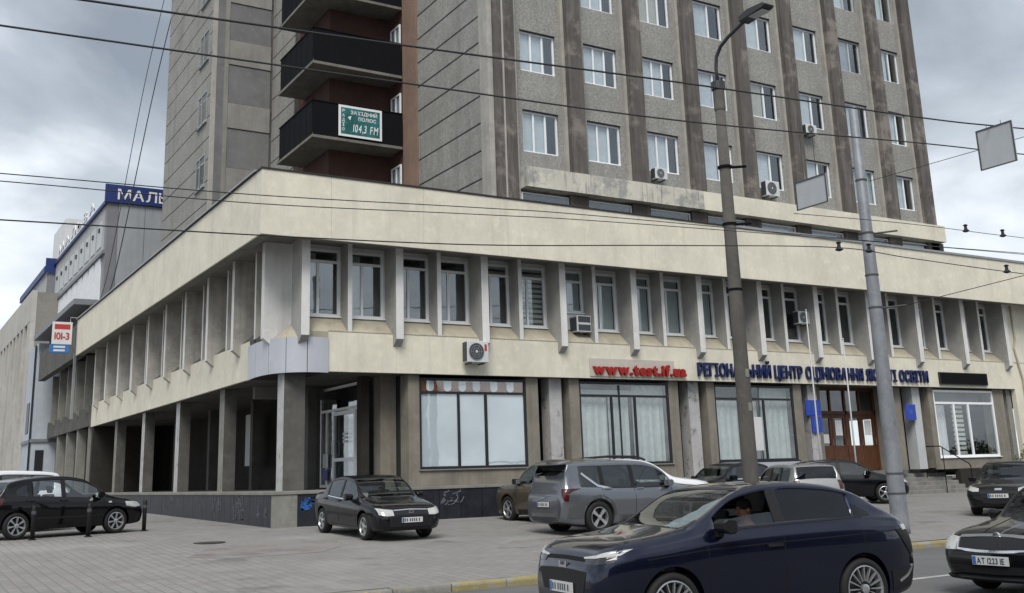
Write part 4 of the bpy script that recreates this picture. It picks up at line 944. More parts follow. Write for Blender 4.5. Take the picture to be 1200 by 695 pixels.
def car(name, label, spec, loc, heading, group=None):
    L_, W, wb, fo, r = spec['L'], spec['W'], spec['wb'], spec['fo'], spec['r']
    T = thing(name, label, spec.get('cat', 'car'), loc, heading, group, local=True)
    top, belt, bot = pchip(spec['top']), pchip(spec['belt']), pchip(spec.get('bot', [(0, .30), (.12, .24), (.6, .2), (L_ - .7, .2), (L_ - .1, .28), (L_, .36)]))
    hw0 = W / 2
    wid = pchip(spec.get('wid', [(0, .70), (.03, .775), (.10, .86), (.25, .94), (.55, .985), (1.2, 1.0), (L_ - 1.2, 1.0), (L_ - .5, .975), (L_ - .2, .93), (L_ - .06, .86), (L_, .80)]))
    X = lambda s: fo + wb / 2 - s
    cowl, header, roofend, rglass = spec['cowl'], spec['header'], spec['roofend'], spec['rglass']
    wins = spec['wins']                                   # side glass spans in s
    tum = spec.get('tum', .30)
    keys = {0, .012, .03, .06, .10, .16, .25, .35, cowl, header, roofend, rglass, L_, L_ - .012, L_ - .03, L_ - .06, L_ - .12, L_ - .2}
    for a, b in wins: keys |= {a, b}
    S_ = sorted(keys | {float(v) for v in np.linspace(.35, L_ - .2, 44)}); out = [S_[0]]
    for v in S_[1:]:
        if v - out[-1] > .028 or v in keys and v - out[-1] > .008: out.append(v)
        elif v in (cowl, header, roofend, rglass) or any(v in q for q in wins): out[-1] = v
    if out[-1] != L_: out.append(L_)
    S_ = out
    sub = 3
    rows = []
    for s in S_:
        w = hw0 * wid(s); b = bot(s); be = belt(s); t = max(top(s), be + .012); h = t - be; q = sstep(.06, .36, h)
        lo = [(0, b), (.55 * w, b), (.86 * w, b + .01), (.94 * w, b + .07), (.975 * w, b + .36 * (be - b)), (1.0 * w, b + .64 * (be - b)), (.985 * w, b + .86 * (be - b)), (.935 * w, be)]
        ho = [(.905 * w, be + .25 * h), (.87 * w, be + .5 * h), (.80 * w, be + .68 * h), (.70 * w, be + .82 * h), (.38 * w, be + .96 * h), (0, t)]
        ye = .92 * w - tum * h; ye = max(ye, .4 * w)
        ca = [(.922 * w, be + .02), (ye + (.922 * w - ye) * .17, be + .80 * h), (ye + .012, be + .89 * h), (ye - .05, be + .962 * h), ((ye - .05) * .55, be + .99 * h), (0, t)]
        pts = lo + [(a[0] * (1 - q) + c[0] * q, a[1] * (1 - q) + c[1] * q) for a, c in zip(ho, ca)]
        row = []
        for i in range(len(pts) - 1):
            p0, p1, p2, p3 = pts[max(i - 1, 0)], pts[i], pts[i + 1], pts[min(i + 2, len(pts) - 1)]
            if i + 1 >= len(pts) - 1: p3 = (-p1[0], p1[1])
            for k in range(sub):
                u = k / sub
                if 6 <= i <= 9: row.append((p1[0] + (p2[0] - p1[0]) * u, p1[1] + (p2[1] - p1[1]) * u))
                else: row.append(tuple(.5 * (2 * p1[c] + (p2[c] - p0[c]) * u + (2 * p0[c] - 5 * p1[c] + 4 * p2[c] - p3[c]) * u * u + (3 * p1[c] - p0[c] - 3 * p2[c] + p3[c]) * u ** 3) for c in (0, 1)))
        row.append(pts[-1]); rows.append(row)
    m = len(rows[0]); ring = 2 * m - 2
    V = []; 
    skew = spec.get('skew', 0.)
    for s, row in zip(S_, rows):
        x = X(s)
        full = [(y, z) for y, z in row] + [(-y, z) for y, z in row[-2:0:-1]]
        V += [(x, y, z) for y, z in full]
    # material slots: 0 paint 1 windscreen 2 dark 3 rear glass 4.. side windows (left then right)
    Fc, Mi = [], []
    def seg(i): return i // sub
    for a in range(len(S_) - 1):
        sm = (S_[a] + S_[a + 1]) / 2
        for k in range(ring):
            kk = k if k < m - 1 else ring - 1 - k
            sg = seg(kk); mi = 0
            if sg >= 11 and cowl < sm < header: mi = 1
            elif sg >= 11 and roofend < sm < rglass: mi = 3
            elif sg == 8:
                for wi, (p, q) in enumerate(wins):
                    if p < sm < q:
                        mi = 4 + wi + (len(wins) if k >= m - 1 else 0)
                        if wi == 0 and spec.get('lowered') and k < m - 1 and kk % sub > 0: mi = 99
            elif sg <= 2: mi = 2
            Fc.append((a * ring + k, a * ring + (k + 1) % ring, (a + 1) * ring + (k + 1) % ring, (a + 1) * ring + k)); Mi.append(mi)
    Fc.append(tuple(range(ring))[::-1]); Mi.append(0); Fc.append(tuple((len(S_) - 1) * ring + k for k in range(ring))); Mi.append(0)
    nm = 4 + 2 * len(wins)
    me = bpy.data.meshes.new('body_solid'); me.from_pydata(V, [], Fc)
    slots = [MT[spec['paint']], MT['glass_screen'], MT['well'], MT['glass_tint']] + [MT['glass_car']] * (2 * len(wins))
    for k_ in slots: me.materials.append(k_)
    me.materials.append(MT['interior'])
    me.polygons.foreach_set('material_index', [mi if mi != 99 else nm for mi in Mi]); me.update()
    bm = bmesh.new(); bm.from_mesh(me); bmesh.ops.recalc_face_normals(bm, faces=bm.faces[:]); bm.to_mesh(me); bm.free()
    body = bpy.data.objects.new('tmp_body', me); COL.objects.link(body)
    cut = MB()
    ar = r + spec.get('arch', .055)
    for sx in (wb / 2, -wb / 2):
        for sy in (1, -1):
            a_, b_ = sorted((sy * (hw0 - .30), sy * (hw0 + .3)))
            cut.lathe([(ar, a_), (ar, b_)], 40, 'y', (sx, 0, r + .01))
    cm = bpy.data.meshes.new('cut'); cme = cut.mesh('cut', 'well')
    cme.materials.clear()
    for k_ in slots: cme.materials.append(k_)
    cme.polygons.foreach_set('material_index', [2] * len(cme.polygons))
    co = bpy.data.objects.new('tmp_cut', cme); COL.objects.link(co)
    md = body.modifiers.new('b', 'BOOLEAN'); md.operation = 'DIFFERENCE'; md.solver = 'EXACT'; md.object = co; md.material_mode = 'INDEX'
    bpy.context.view_layer.update(); dg = bpy.context.evaluated_depsgraph_get()
    me2 = bpy.data.meshes.new_from_object(body.evaluated_get(dg))
    bpy.data.objects.remove(body); bpy.data.objects.remove(co)
    bm = bmesh.new(); bm.from_mesh(me2)
    bvh = BVHTree.FromBMesh(bm)
    # split the glass off
    groups = {}
    for f in bm.faces:
        if f.material_index in (1, 3) or 4 <= f.material_index: groups.setdefault(f.material_index, []).append(f)
    for mi, fl in groups.items():
        if mi >= nm: continue
        ids = {}; vs = []; fs_ = []
        for f in fl:
            q = []
            for v in f.verts:
                if v.index not in ids: ids[v.index] = len(vs); vs.append(v.co - v.normal * .006)
                q.append(ids[v.index])
            fs_.append(q)
        gm = bpy.data.meshes.new('pane'); gm.from_pydata(vs, [], fs_)
        nme = 'windscreen' if mi == 1 else 'rear_window' if mi == 3 else 'side_window'
        gk = 'glass_screen' if mi == 1 else 'glass_tint' if mi == 3 else spec.get('sideglass', ['glass_car'] * len(wins))[(mi - 4) % len(wins)]
        gm.materials.append(MT[gk]); gm.polygons.foreach_set('use_smooth', [True] * len(fs_)); link(nme, gm, T, (0, 0, 0))
    bmesh.ops.delete(bm, geom=[f for fl in groups.values() for f in fl], context='FACES')
    for f in bm.faces: f.smooth = f.material_index != 2
    for e in bm.edges:
        if len(e.link_faces) == 2 and e.link_faces[0].normal.angle(e.link_faces[1].normal, 0) > R(38): e.smooth = False
    me3 = bpy.data.meshes.new('body'); bm.to_mesh(me3); bm.free()
    me3.materials.clear()
    for k_ in (MT[spec['paint']], MT['well'], MT['well'], MT['interior'], MT['interior'], MT['interior']): me3.materials.append(k_)
    bd = link('body', me3, T, (0, 0, 0))
    sd = bd.modifiers.new('shell', 'SOLIDIFY'); sd.thickness = .02; sd.offset = -1; sd.material_offset = 3; sd.material_offset_rim = 3; sd.use_rim = True
    bpy.data.meshes.remove(cm)

    # surface-hugging panels
    def hit(kind, a, b, sgn=1):
        if kind == 'front': o, d = Vector((6, a, b)), Vector((-1, 0, 0))
        elif kind == 'rear': o, d = Vector((-6, a, b)), Vector((1, 0, 0))
        elif kind == 'top': o, d = Vector((X(a), b, 4)), Vector((0, 0, -1))
        else: o, d = Vector((X(a), 4 * sgn, b)), Vector((0, -sgn, 0))
        p, nn, _, _ = bvh.ray_cast(o, d)
        if p is None or (kind == 'side' and abs(p.y) < .5 * hw0) :
            q = {'front': Vector((X(0), a, b)), 'rear': Vector((X(L_), a, b)), 'top': Vector((X(a), b, 1)), 'side': Vector((X(a), sgn * hw0 * .97, b))}[kind]
            p, nn, _, _ = bvh.find_nearest(q)
        if nn.dot(d) > 0: nn = -nn
        return p, nn
    def patch(pname, m_, kind, up, dn, off=.008, sgn=1, parent=None, nrow=4, sub_=3):
        def dense(pl):
            res = []
            for p, q in zip(pl, pl[1:]):
                for k in range(sub_): res.append((p[0] + (q[0] - p[0]) * k / sub_, p[1] + (q[1] - p[1]) * k / sub_))
            return res + [pl[-1]]
        U, D = dense(up), dense(dn); n_ = len(U); vs = []; vb = []
        for j in range(nrow + 1):
            for i in range(n_):
                a = D[i][0] + (U[i][0] - D[i][0]) * j / nrow; b = D[i][1] + (U[i][1] - D[i][1]) * j / nrow
                if kind in ('front', 'rear', 'top') and sgn < 0: 
                    if kind == 'top': b = -b
                    else: a = -a
                p, nn = hit(kind, a, b, sgn); vs.append(p + nn * off); vb.append(p - nn * .01)
        fs_ = [(j * n_ + i, j * n_ + i + 1, (j + 1) * n_ + i + 1, (j + 1) * n_ + i) for j in range(nrow) for i in range(n_ - 1)]
        N_ = len(vs); bd_ = [i for i in range(n_)] + [j * n_ + n_ - 1 for j in range(1, nrow + 1)] + [nrow * n_ + i for i in range(n_ - 2, -1, -1)] + [j * n_ for j in range(nrow - 1, 0, -1)]
        fs_ += [(bd_[k], bd_[(k + 1) % len(bd_)], N_ + bd_[(k + 1) % len(bd_)], N_ + bd_[k]) for k in range(len(bd_))]
        mbp = MB().add(vs + vb, fs_); return mbp.build(pname, m_, parent or T, (0, 0, 0), False)
    def stripe(pname, m_, kind, pts, w, off=.006, sgn=1, parent=None):
        """thin strip following a polyline"""
        up, dn = [], []
        for i, p in enumerate(pts):
            q0, q1 = pts[max(i - 1, 0)], pts[min(i + 1, len(pts) - 1)]; d = Vector((q1[0] - q0[0], q1[1] - q0[1])).normalized(); n_ = Vector((-d.y, d.x)) * w / 2
            up.append((p[0] + n_.x, p[1] + n_.y)); dn.append((p[0] - n_.x, p[1] - n_.y))
        return patch(pname, m_, kind, up, dn, off, sgn, parent, 1, 4)
    for d in spec.get('patches', []):
        nme, m_, kind, up, dn, off, both = d
        for sgn in ((1, -1) if both else (1,)): patch(nme, m_, kind, up, dn, off, sgn)
    for d in spec.get('stripes', []):
        nme, m_, kind, pts, w_, off, both = d
        for sgn in ((1, -1) if both else (1,)): stripe(nme, m_, kind, pts, w_, off, sgn)
    # black pillar covers between the side windows
    for (a, b), (c, d) in zip(wins, wins[1:]):
        for sgn in (1, -1):
            z0_, hh = belt(b), top(b) - belt(b); patch('pillar_cover', 'trim_black', 'side', [(b - .005, z0_ + .80 * hh), (c + .005, z0_ + .80 * hh)], [(b - .005, z0_ + .03), (c + .005, z0_ + .03)], .004, sgn, None, 4, 2)
    # doors: seams and handles
    for sgn in (1, -1):
        for pts in spec.get('seams', []): stripe('door_seam', 'well', 'side', pts, .011, .002, sgn)
        for (a, z) in spec.get('handles', []): patch('door_handle', spec.get('handlem', spec['paint']), 'side', [(a - .1, z + .02), (a + .1, z + .02)], [(a - .1, z - .012), (a + .1, z - .012)], .03, sgn, None, 2)
        # mirror
        ms, mz = spec['mirror']; p, nn = hit('side', ms, mz - .03, sgn)
        mr = MB(); y0 = p.y + sgn * .02
        prof = [(-.09, -.075), (.02, -.085), (.09, -.04), (.10, .05), (.04, .085), (-.09, .075)]
        mr.add([(p.x + a, y0 + sgn * .04, mz + b * .85) for a, b in prof] + [(p.x + a * .9 - .02, y0 + sgn * .22, mz + b) for a, b in prof], [tuple(range(6)), tuple(range(6, 12))[::-1]] + [(i, (i + 1) % 6, 6 + (i + 1) % 6, 6 + i) for i in range(6)])
        mo = mr.build('mirror', spec.get('mirrorm', spec['paint']), T, (0, 0, 0), False, .015)
        MB().add([(p.x - .112 - .0, y0 + sgn * .06, mz - .055), (p.x - .112, y0 + sgn * .06, mz + .05), (p.x - .122, y0 + sgn * .2, mz + .055), (p.x - .122, y0 + sgn * .2, mz - .06)], [(0, 1, 2, 3)]).build('mirror_glass', 'chrome', mo, (0, 0, 0))
        MB().box(p.x - .03, p.x + .05, min(y0 - sgn * .06, y0 + sgn * .06), max(y0 - sgn * .06, y0 + sgn * .06), mz - .11, mz - .05).build('mirror_foot', 'trim_black', mo, (0, 0, 0))
    # plates
    for kind, z in spec.get('plates', []):
        p, nn = hit(kind, 0, z); sx = 1 if kind == 'front' else -1
        xs_ = [hit(kind, yy, z)[0].x for yy in (-.26, 0, .26)]; x0 = (max(xs_) if sx > 0 else min(xs_)) + sx * .018
        pb = MB().box(min(x0, x0 + sx * .016), max(x0, x0 + sx * .016), -.26, .26, z - .056, z + .056).build('number_plate', 'plate_white', T, (0, 0, 0))
        xf = x0 + sx * .018
        MB().box(min(xf, xf - sx * .001), max(xf, xf - sx * .001), -.255 if sx > 0 else .205, -.205 if sx > 0 else .255, z - .05, z + .05).build('blue_strip', 'sign_cyan', pb, (0, 0, 0))
        txt = spec.get('plate_text')
        if txt and kind == 'front':
            size = .075 / .72; tot = 0; lay = []
            for ch in txt:
                if ch == ' ': tot += .035; continue
                gme, gw = char_mesh(ch, size, .001, .002); lay.append((gme, tot)); tot += gw + .012
            for gme, o_ in lay:
                if not gme.materials: gme.materials.append(MT['plate_ink'])
                q = link('plate_letter', gme, pb, (0, 0, 0)); q.location = (xf, -.19 + o_ * (.40 / tot), z - .037); q.rotation_euler = (R(90), 0, R(90)); q.scale = (.40 / tot, 1, 1)
        else:
            for k in range(7): yy = -.18 + k * .052 + (.02 if k > 1 else 0) + (.02 if k > 5 else 0); MB().box(min(xf, xf - sx * .001), max(xf, xf - sx * .001), yy - .015, yy + .015, z - .034, z + .034).build('plate_mark', 'trim_grey', pb, (0, 0, 0))
    # wheels
    tyre, rim = wheel_meshes(r, spec['rim'], spec['rims'])
    for sx in (wb / 2, -wb / 2):
        for sy in (1, -1):
            wl_ = link('wheel', tyre, T, (sx, sy * (hw0 - .125), r)); 
            if sy < 0: wl_.rotation_euler = (0, 0, math.pi)
            if sx > 0 and spec.get('steer'): wl_.rotation_euler.z += spec['steer']
            wl_['_local'] = 1
            q = bpy.data.objects.new('rim', rim); COL.objects.link(q); q.parent = wl_; q.rotation_euler = (0, random.uniform(0, 6), 0)
    # cabin
    cs = (cowl + header) / 2
    hip = spec.get('hip', header + .40); seats = [(hip, .37), (hip, -.37), (hip + .85, .37), (hip + .85, -.37)]
    for s, y in seats:
        x = X(s); zb = .33
        cu = MB().prism([(x - .25, zb), (x + .27, zb), (x + .28, zb + .22), (x - .20, zb + .16)], 'y', y - .25, y + .25); cu.prism([(x - .20, zb + .1), (x - .12, zb + .16), (x - .27, zb + .72), (x - .38, zb + .70)], 'y', y - .24, y + .24); cu.prism([(x - .29, zb + .73), (x - .24, zb + .76), (x - .28, zb + .92), (x - .35, zb + .9)], 'y', y - .12, y + .12)
        cu.build('seat', 'seat', T, (0, 0, 0), False, .02)
    xd = X(cowl + .25); zd = belt(cowl + .2)
    MB().prism([(xd + .25, .35), (xd + .25, zd - .05), (xd - .05, zd - .02), (xd - .22, zd - .16), (xd - .2, .4)], 'y', -hw0 * .82, hw0 * .82).build('dashboard', 'seat', T, (0, 0, 0), False, .02)
    sw = MB(); c_ = Vector((X(hip - .47), .37, zd - .10))
    ring_ = [c_ + Vector((.07 * math.cos(k * math.pi / 8), .18 * math.sin(k * math.pi / 8) * 1, .17 * math.cos(k * math.pi / 8))) for k in range(17)]
    sw.tube(ring_, .014, 6, cap=False); sw.tube([c_, c_ + Vector((.2, 0, -.1))], .03, 6); sw.tube([ring_[4], c_, ring_[12]], .015, 6); sw.build('steering_wheel', 'seat', T, (0, 0, 0))
    for nme, fn in spec.get('extra', []): fn(T, X, hit, patch, stripe)
    return T, X, hit, patch, stripe

def fr(pts, L_, H): return [(a * L_, b * H) for a, b in pts]
TOP = {
 'suv': [(0, .43), (.010, .47), (.03, .53), (.07, .585), (.2, .64), (.255, .67), (.43, .945), (.52, .99), (.60, 1.0), (.76, .985), (.90, .945), (.96, .70), (.985, .62), (1, .52)],
 'cross': [(0, .43), (.010, .475), (.028, .535), (.07, .585), (.2, .645), (.255, .68), (.44, .955), (.53, .995), (.60, 1.0), (.74, .975), (.84, .915), (.945, .69), (.985, .62), (1, .50)],
 'high': [(0, .47), (.010, .52), (.026, .585), (.06, .635), (.2, .69), (.255, .72), (.44, .955), (.53, .995), (.59, 1.0), (.70, .978), (.79, .925), (.88, .825), (.945, .735), (.985, .65), (1, .50)],
 'boxy': [(0, .46), (.008, .50), (.025, .565), (.06, .60), (.2, .64), (.255, .665), (.40, .935), (.48, .988), (.58, 1.0), (.78, .995), (.945, .965), (.97, .72), (.985, .64), (1, .54)],
 'hatch': [(0, .40), (.010, .44), (.03, .505), (.08, .565), (.19, .635), (.245, .675), (.43, .955), (.52, .995), (.58, 1.0), (.74, .975), (.87, .91), (.955, .67), (.985, .60), (1, .48)],
 'sedan': [(0, .40), (.010, .44), (.03, .50), (.08, .56), (.2, .625), (.27, .665), (.44, .955), (.53, .995), (.58, 1.0), (.68, .975), (.74, .93), (.865, .715), (.95, .69), (.985, .64), (1, .52)],
 'wagon': [(0, .40), (.010, .44), (.03, .50), (.08, .56), (.2, .62), (.26, .66), (.43, .955), (.52, .995), (.6, 1.0), (.8, .985), (.92, .94), (.975, .66), (.99, .58), (1, .48)]}
BELT = {
 'suv': [(0, .39), (.010, .43), (.03, .49), (.07, .54), (.2, .585), (.255, .60), (.45, .615), (.8, .64), (.95, .655), (.985, .585), (1, .48)],
 'cross': [(0, .39), (.010, .435), (.028, .49), (.07, .54), (.2, .59), (.255, .605), (.45, .615), (.75, .64), (.93, .665), (.985, .58), (1, .46)],
 'high': [(0, .43), (.010, .475), (.026, .54), (.06, .59), (.2, .635), (.255, .655), (.35, .685), (.45, .70), (.75, .715), (.93, .70), (.985, .60), (1, .46)],
 'boxy': [(0, .42), (.008, .46), (.025, .525), (.06, .56), (.2, .60), (.255, .61), (.45, .605), (.8, .615), (.955, .63), (.985, .59), (1, .50)],
 'hatch': [(0, .36), (.010, .40), (.03, .46), (.08, .515), (.19, .57), (.245, .595), (.45, .62), (.8, .66), (.95, .64), (.985, .57), (1, .45)],
 'sedan': [(0, .36), (.010, .40), (.03, .46), (.08, .515), (.2, .57), (.27, .595), (.45, .615), (.75, .65), (.87, .665), (.95, .65), (.985, .60), (1, .48)],
 'wagon': [(0, .36), (.010, .40), (.03, .46), (.08, .515), (.2, .57), (.26, .59), (.45, .61), (.8, .635), (.95, .63), (.985, .55), (1, .44)]}
KEY = {'suv': (.255, .43, .905, .955), 'cross': (.255, .44, .845, .94), 'boxy': (.255, .40, .94, .962), 'high': (.255, .44, .80, .93), 'hatch': (.245, .43, .875, .945), 'sedan': (.27, .44, .735, .86), 'wagon': (.26, .43, .925, .968)}
def spec(shape, L_, W, H, wb, fo, r, paint_, wins, rims='seven', rim=None, **k):
    c, h, re_, rg = KEY[shape]
    d = dict(L=L_, W=W, wb=wb, fo=fo, r=r, paint=paint_, top=fr(TOP[shape], L_, H), belt=fr(BELT[shape], L_, H), cowl=c * L_, header=h * L_, roofend=re_ * L_, rglass=rg * L_,
             wins=[(a * L_, b * L_) for a, b in wins], rims=rims, rim=rim or r * .68, mirror=((c + .085) * L_, (.66 if shape in ('sedan', 'hatch', 'wagon') else .655) * H))
    d.update(k); return d
def seams(L_, H, a, b, c, lo=.2, hi=.62):
    """front edge, middle and rear edge of the doors"""
    return [[(a * L_, hi * H - .04), (a * L_ + .01, .4 * H), (a * L_ + .03, lo * H)], [(b * L_, hi * H), (b * L_, .4 * H), (b * L_ + .01, lo * H)], [(c * L_, hi * H + .02), (c * L_ - .02, .42 * H), (c * L_ - .16, .3 * H)], [(a * L_ + .03, lo * H), (b * L_, lo * H), (c * L_ - .3, lo * H)]]

# ---- the dark blue crossover driving past
L_, H = 4.385, 1.585
navy = spec('high', L_, 1.79, H, 2.61, .86, .345, 'paint_navy', [(.335, .52), (.55, .775)], 'multi', .262, hip=2.13, lowered=True, sideglass=['glass_car', 'glass_tint'],
    mirrorm='trim_black', handles=[(2.20, .895)], handlem='trim_black', seams=seams(L_, H, .30, .535, .80), plates=[('front', .54)], mirror=(.34 * L_, .715 * H), tum=.36, arch=.05,
    patches=[('grille', 'trim_black', 'front', [(-.54, .72), (-.25, .735), (0, .74), (.25, .735), (.54, .72)], [(-.46, .50), (-.2, .48), (0, .48), (.2, .48), (.46, .50)], .006, False),
             ('lower_grille', 'trim_black', 'front', [(-.6, .42), (0, .42), (.6, .42)], [(-.52, .31), (0, .30), (.52, .31)], .006, False),
             ('hood_gap', 'well', 'front', [(-.58, .855), (0, .865), (.58, .855)], [(-.56, .815), (0, .825), (.56, .815)], .004, False),
             ('headlight', 'lamp_dark', 'front', [(.44, .855), (.62, .88), (.80, .935)], [(.46, .79), (.64, .79), (.80, .82)], .008, True),
             ('light_strip', 'lamp_clear', 'front', [(.40, .858), (.62, .885), (.82, .945)], [(.42, .842), (.62, .853), (.81, .885)], .014, True),
             ('sill_strip', 'trim_black', 'side', [(.98, .30), (2.2, .30), (3.2, .30)], [(.98, .20), (2.2, .20), (3.2, .20)], .012, True),
             ('arch_trim', 'trim_black', 'side', [(3.83, .52), (4.05, .52), (4.25, .56)], [(3.85, .3), (4.05, .30), (4.25, .34)], .012, True),
             ('tail_light', 'trim_black', 'side', [(4.02, .985), (4.2, .985), (4.30, .96)], [(4.22, .72), (4.25, .70), (4.32, .70)], .01, True),
             ('tail_lamp', 'lamp_clear', 'side', [(4.12, 1.03), (4.20, 1.03)], [(4.14, .97), (4.22, .97)], .018, True),
             ('quarter_window', 'glass_tint', 'side', [(3.44, 1.30), (3.52, 1.27), (3.68, 1.18)], [(3.44, 1.16), (3.52, 1.16), (3.68, 1.16)], .006, True)],
    stripes=[('shoulder_crease', 'well', 'side', [(.55, .83), (1.3, .895), (2.4, .93), (3.4, .955), (4.05, .975)], .012, .002, True),  # dark strip paints the shade line of the shoulder crease
             ('sill_chrome', 'chrome', 'side', [(1.0, .29), (2.2, .30), (3.15, .315)], .022, .018, True),
             ('bumper_chrome', 'chrome', 'side', [(4.02, .40), (4.16, .455), (4.30, .56)], .03, .018, True),
             ('window_trim', 'trim_black', 'side', [(1.5, 1.085), (2.4, 1.12), (3.55, 1.15)], .02, .006, True)])
yw = R(173.5)
hc = Vector((8.85, 8.9, 0)) + Vector((math.sin(R(173.5)), -math.cos(R(173.5)), 0)) * -.0
hc = Vector((8.73, 8.90, 0)) + Vector((.113, .994, 0)) * .80
HON, hX, hhit, hpatch, hstripe = car('crossover_car', 'dark navy crossover driving past in the foreground', navy, hc, yw)
em = MB()
ex = hhit('front', 0, .79)[0].x + .012
for a, b, c, d in ((-.08, -.052, .70, .81), (.052, .08, .70, .81)): em.add([(ex, a * 1.05, c), (ex, b * 1.0, c), (ex, (b + a) / 2 * .72 + .012, d), (ex, (a + b) / 2 * .9 - .012, d)], [(0, 1, 2, 3)]) if False else em.prism([(a, c), (b, c), (b * 1.12 if a > 0 else b * 1.0, d), (a * 1.12, d)], 'x', ex, ex + .014)
em.box(ex, ex + .014, -.055, .055, .742, .764); em.build('emblem', 'chrome', HON, (0, 0, 0))
MB().prism([(hX(3.45), 1.585), (hX(3.30), 1.585), (hX(3.47), 1.66)], 'y', -.012, .012).build('roof_fin', 'paint_navy', HON, (0, 0, 0))
# a folded pale sheet behind the windscreen
sh = MB(); rr = random.Random(5); gp = []
for i in range(10):
    s_ = 1.20 + .62 * i / 9; y0 = .08 + .42 * (i / 9) ** .8
    for j in range(8):
        p_, n_ = hhit('top', s_, y0 + (.66 - .10 * i / 9 - y0) * j / 7); p_ = p_ - n_ * (.045 + rr.uniform(0, .02)); gp.append(p_)
sh.add(gp, [(i * 8 + j, i * 8 + j + 1, (i + 1) * 8 + j + 1, (i + 1) * 8 + j) for i in range(9) for j in range(7)])
SHD = thing('sunshade', 'crumpled pale sunshade behind the windscreen of the navy crossover', 'sunshade', HON.location, HON.rotation_euler.z, local=True)
mat('foil', (.62, .66, .72), .55, var=.1, vs=14, obj=True)
sho = sh.build('sheet', 'foil', SHD, (0, 0, 0), False); sho.modifiers.new('t', 'SOLIDIFY').thickness = .006

# ---- the black sedan following it
L_, H = 4.57, 1.47
octv = spec('sedan', L_, 1.77, H, 2.58, .95, .32, 'paint_black', [(.345, .55), (.575, .745)], 'five', plates=[('front', .47)], plate_text='AT 1223 IE', handles=[(2.45, .86), (3.4, .88)], seams=seams(L_, H, .31, .565, .76),
    patches=[('grille', 'trim_black', 'front', [(-.50, .735), (-.2, .75), (0, .75), (.2, .75), (.50, .735)], [(-.46, .60), (-.2, .585), (0, .58), (.2, .585), (.46, .60)], .008, False),
             ('headlight', 'lamp_clear', 'front', [(.54, .74), (.68, .755), (.80, .77)], [(.53, .59), (.68, .585), (.79, .61)], .010, True),
             ('lower_grille', 'well', 'front', [(-.62, .40), (0, .40), (.62, .40)], [(-.55, .31), (0, .30), (.55, .31)], .006, False),
             ('splitter', 'trim_black', 'front', [(-.72, .285), (0, .275), (.72, .285)], [(-.7, .25), (0, .24), (.7, .25)], .05, False)],
    stripes=[('grille_chrome', 'chrome', 'front', [(-.53, .745), (-.2, .762), (0, .765), (.2, .762), (.53, .745)], .03, .02, False),
             ('grille_chrome', 'chrome', 'front', [(-.50, .60), (-.2, .582), (0, .578), (.2, .582), (.50, .60)], .022, .018, False),
             ('grille_chrome', 'chrome', 'front', [(.53, .74), (.49, .60)], .022, .018, True),
             ('hood_ridge', 'chrome', 'top', [(.25, .0), (.6, .0), (1.1, .0)], .014, .004, False), ('hood_crease', 'paint_black2', 'top', [(.3, .28), (.7, .34), (1.15, .40)], .02, .006, True)])
OCT, oX, ohit, _, _ = car('sedan_car', 'black sedan with chrome grille at the lower right corner', octv, (14.98, 8.95, 0), R(180))
ex = ohit('front', 0, .76)[0].x
MB().lathe([(.001, ex + .02), (.05, ex + .028), (.055, ex + .02), (.055, ex)], 20, 'x', (0, 0, .765)).build('emblem', 'chrome', OCT, (0, 0, 0))

# ---- grey electric crossover parked behind
L_, H = 4.615, 1.70
kia = spec('boxy', L_, 1.875, H, 2.75, .88, .375, 'paint_grey', [(.335, .545), (.565, .74), (.76, .885)], 'aero', .24, plates=[('rear', .70)], handles=[(2.4, 1.0), (3.35, 1.02)], seams=seams(L_, H, .31, .555, .76), tum=.26,
    patches=[('tail_light', 'lamp_red', 'rear', [(.70, 1.04), (.78, 1.05), (.86, 1.05)], [(.80, .80), (.83, .77), (.86, .77)], .012, True),
             ('bumper', 'trim_grey', 'rear', [(-.85, .60), (0, .60), (.85, .60)], [(-.8, .34), (0, .32), (.8, .34)], .02, False),
             ('skid_plate', 'chrome', 'rear', [(-.55, .50), (0, .50), (.55, .50)], [(-.5, .42), (0, .42), (.5, .42)], .03, False),
             ('sill_strip', 'trim_grey', 'side', [(1.05, .42), (2.3, .42), (3.4, .42)], [(1.05, .22), (2.3, .22), (3.4, .22)], .014, True),
             ('arch_trim', 'trim_grey', 'side', [(3.95, .80), (4.2, .72), (4.45, .62)], [(4.02, .4), (4.2, .38), (4.45, .38)], .014, True)],
    stripes=[('pillar_strip', 'chrome', 'side', [(3.30, 1.03), (3.62, 1.10), (3.95, 1.34), (4.02, 1.40)], .055, .012, True), ('window_trim', 'trim_black', 'side', [(1.5, 1.03), (2.5, 1.035), (3.3, 1.05)], .03, .006, True),
             ('arch_edge', 'trim_grey', 'side', [(3.63 - .48, .42), (3.63 - .40, .66), (3.63 - .2, .81), (3.63, .86), (3.63 + .2, .82), (3.63 + .38, .70)], .07, .012, True),
             ('arch_edge', 'trim_grey', 'side', [(.88 - .45, .5), (.88 - .3, .74), (.88, .86), (.88 + .3, .76), (.88 + .46, .46)], .07, .012, True)])
KI, kX, khit, kpatch, _ = car('electric_crossover', 'grey metallic crossover parked with its tail to the camera', kia, (16.35, 21.5, g(21.5)), R(-1))
MB().prism([(kX(4.22), 1.62), (kX(4.56), 1.60), (kX(4.58), 1.625), (kX(4.2), 1.69)], 'y', -.62, .62).build('spoiler', 'paint_grey', KI, (0, 0, 0), False, .01)
rx = khit('rear', 0, 1.0)[0].x
for k, (a, b) in enumerate(((-.12, -.05), (-.03, .03), (.05, .12))): MB().box(rx - .012, rx - .004, a, b, .985, 1.02).build('badge', 'chrome', KI, (0, 0, 0))

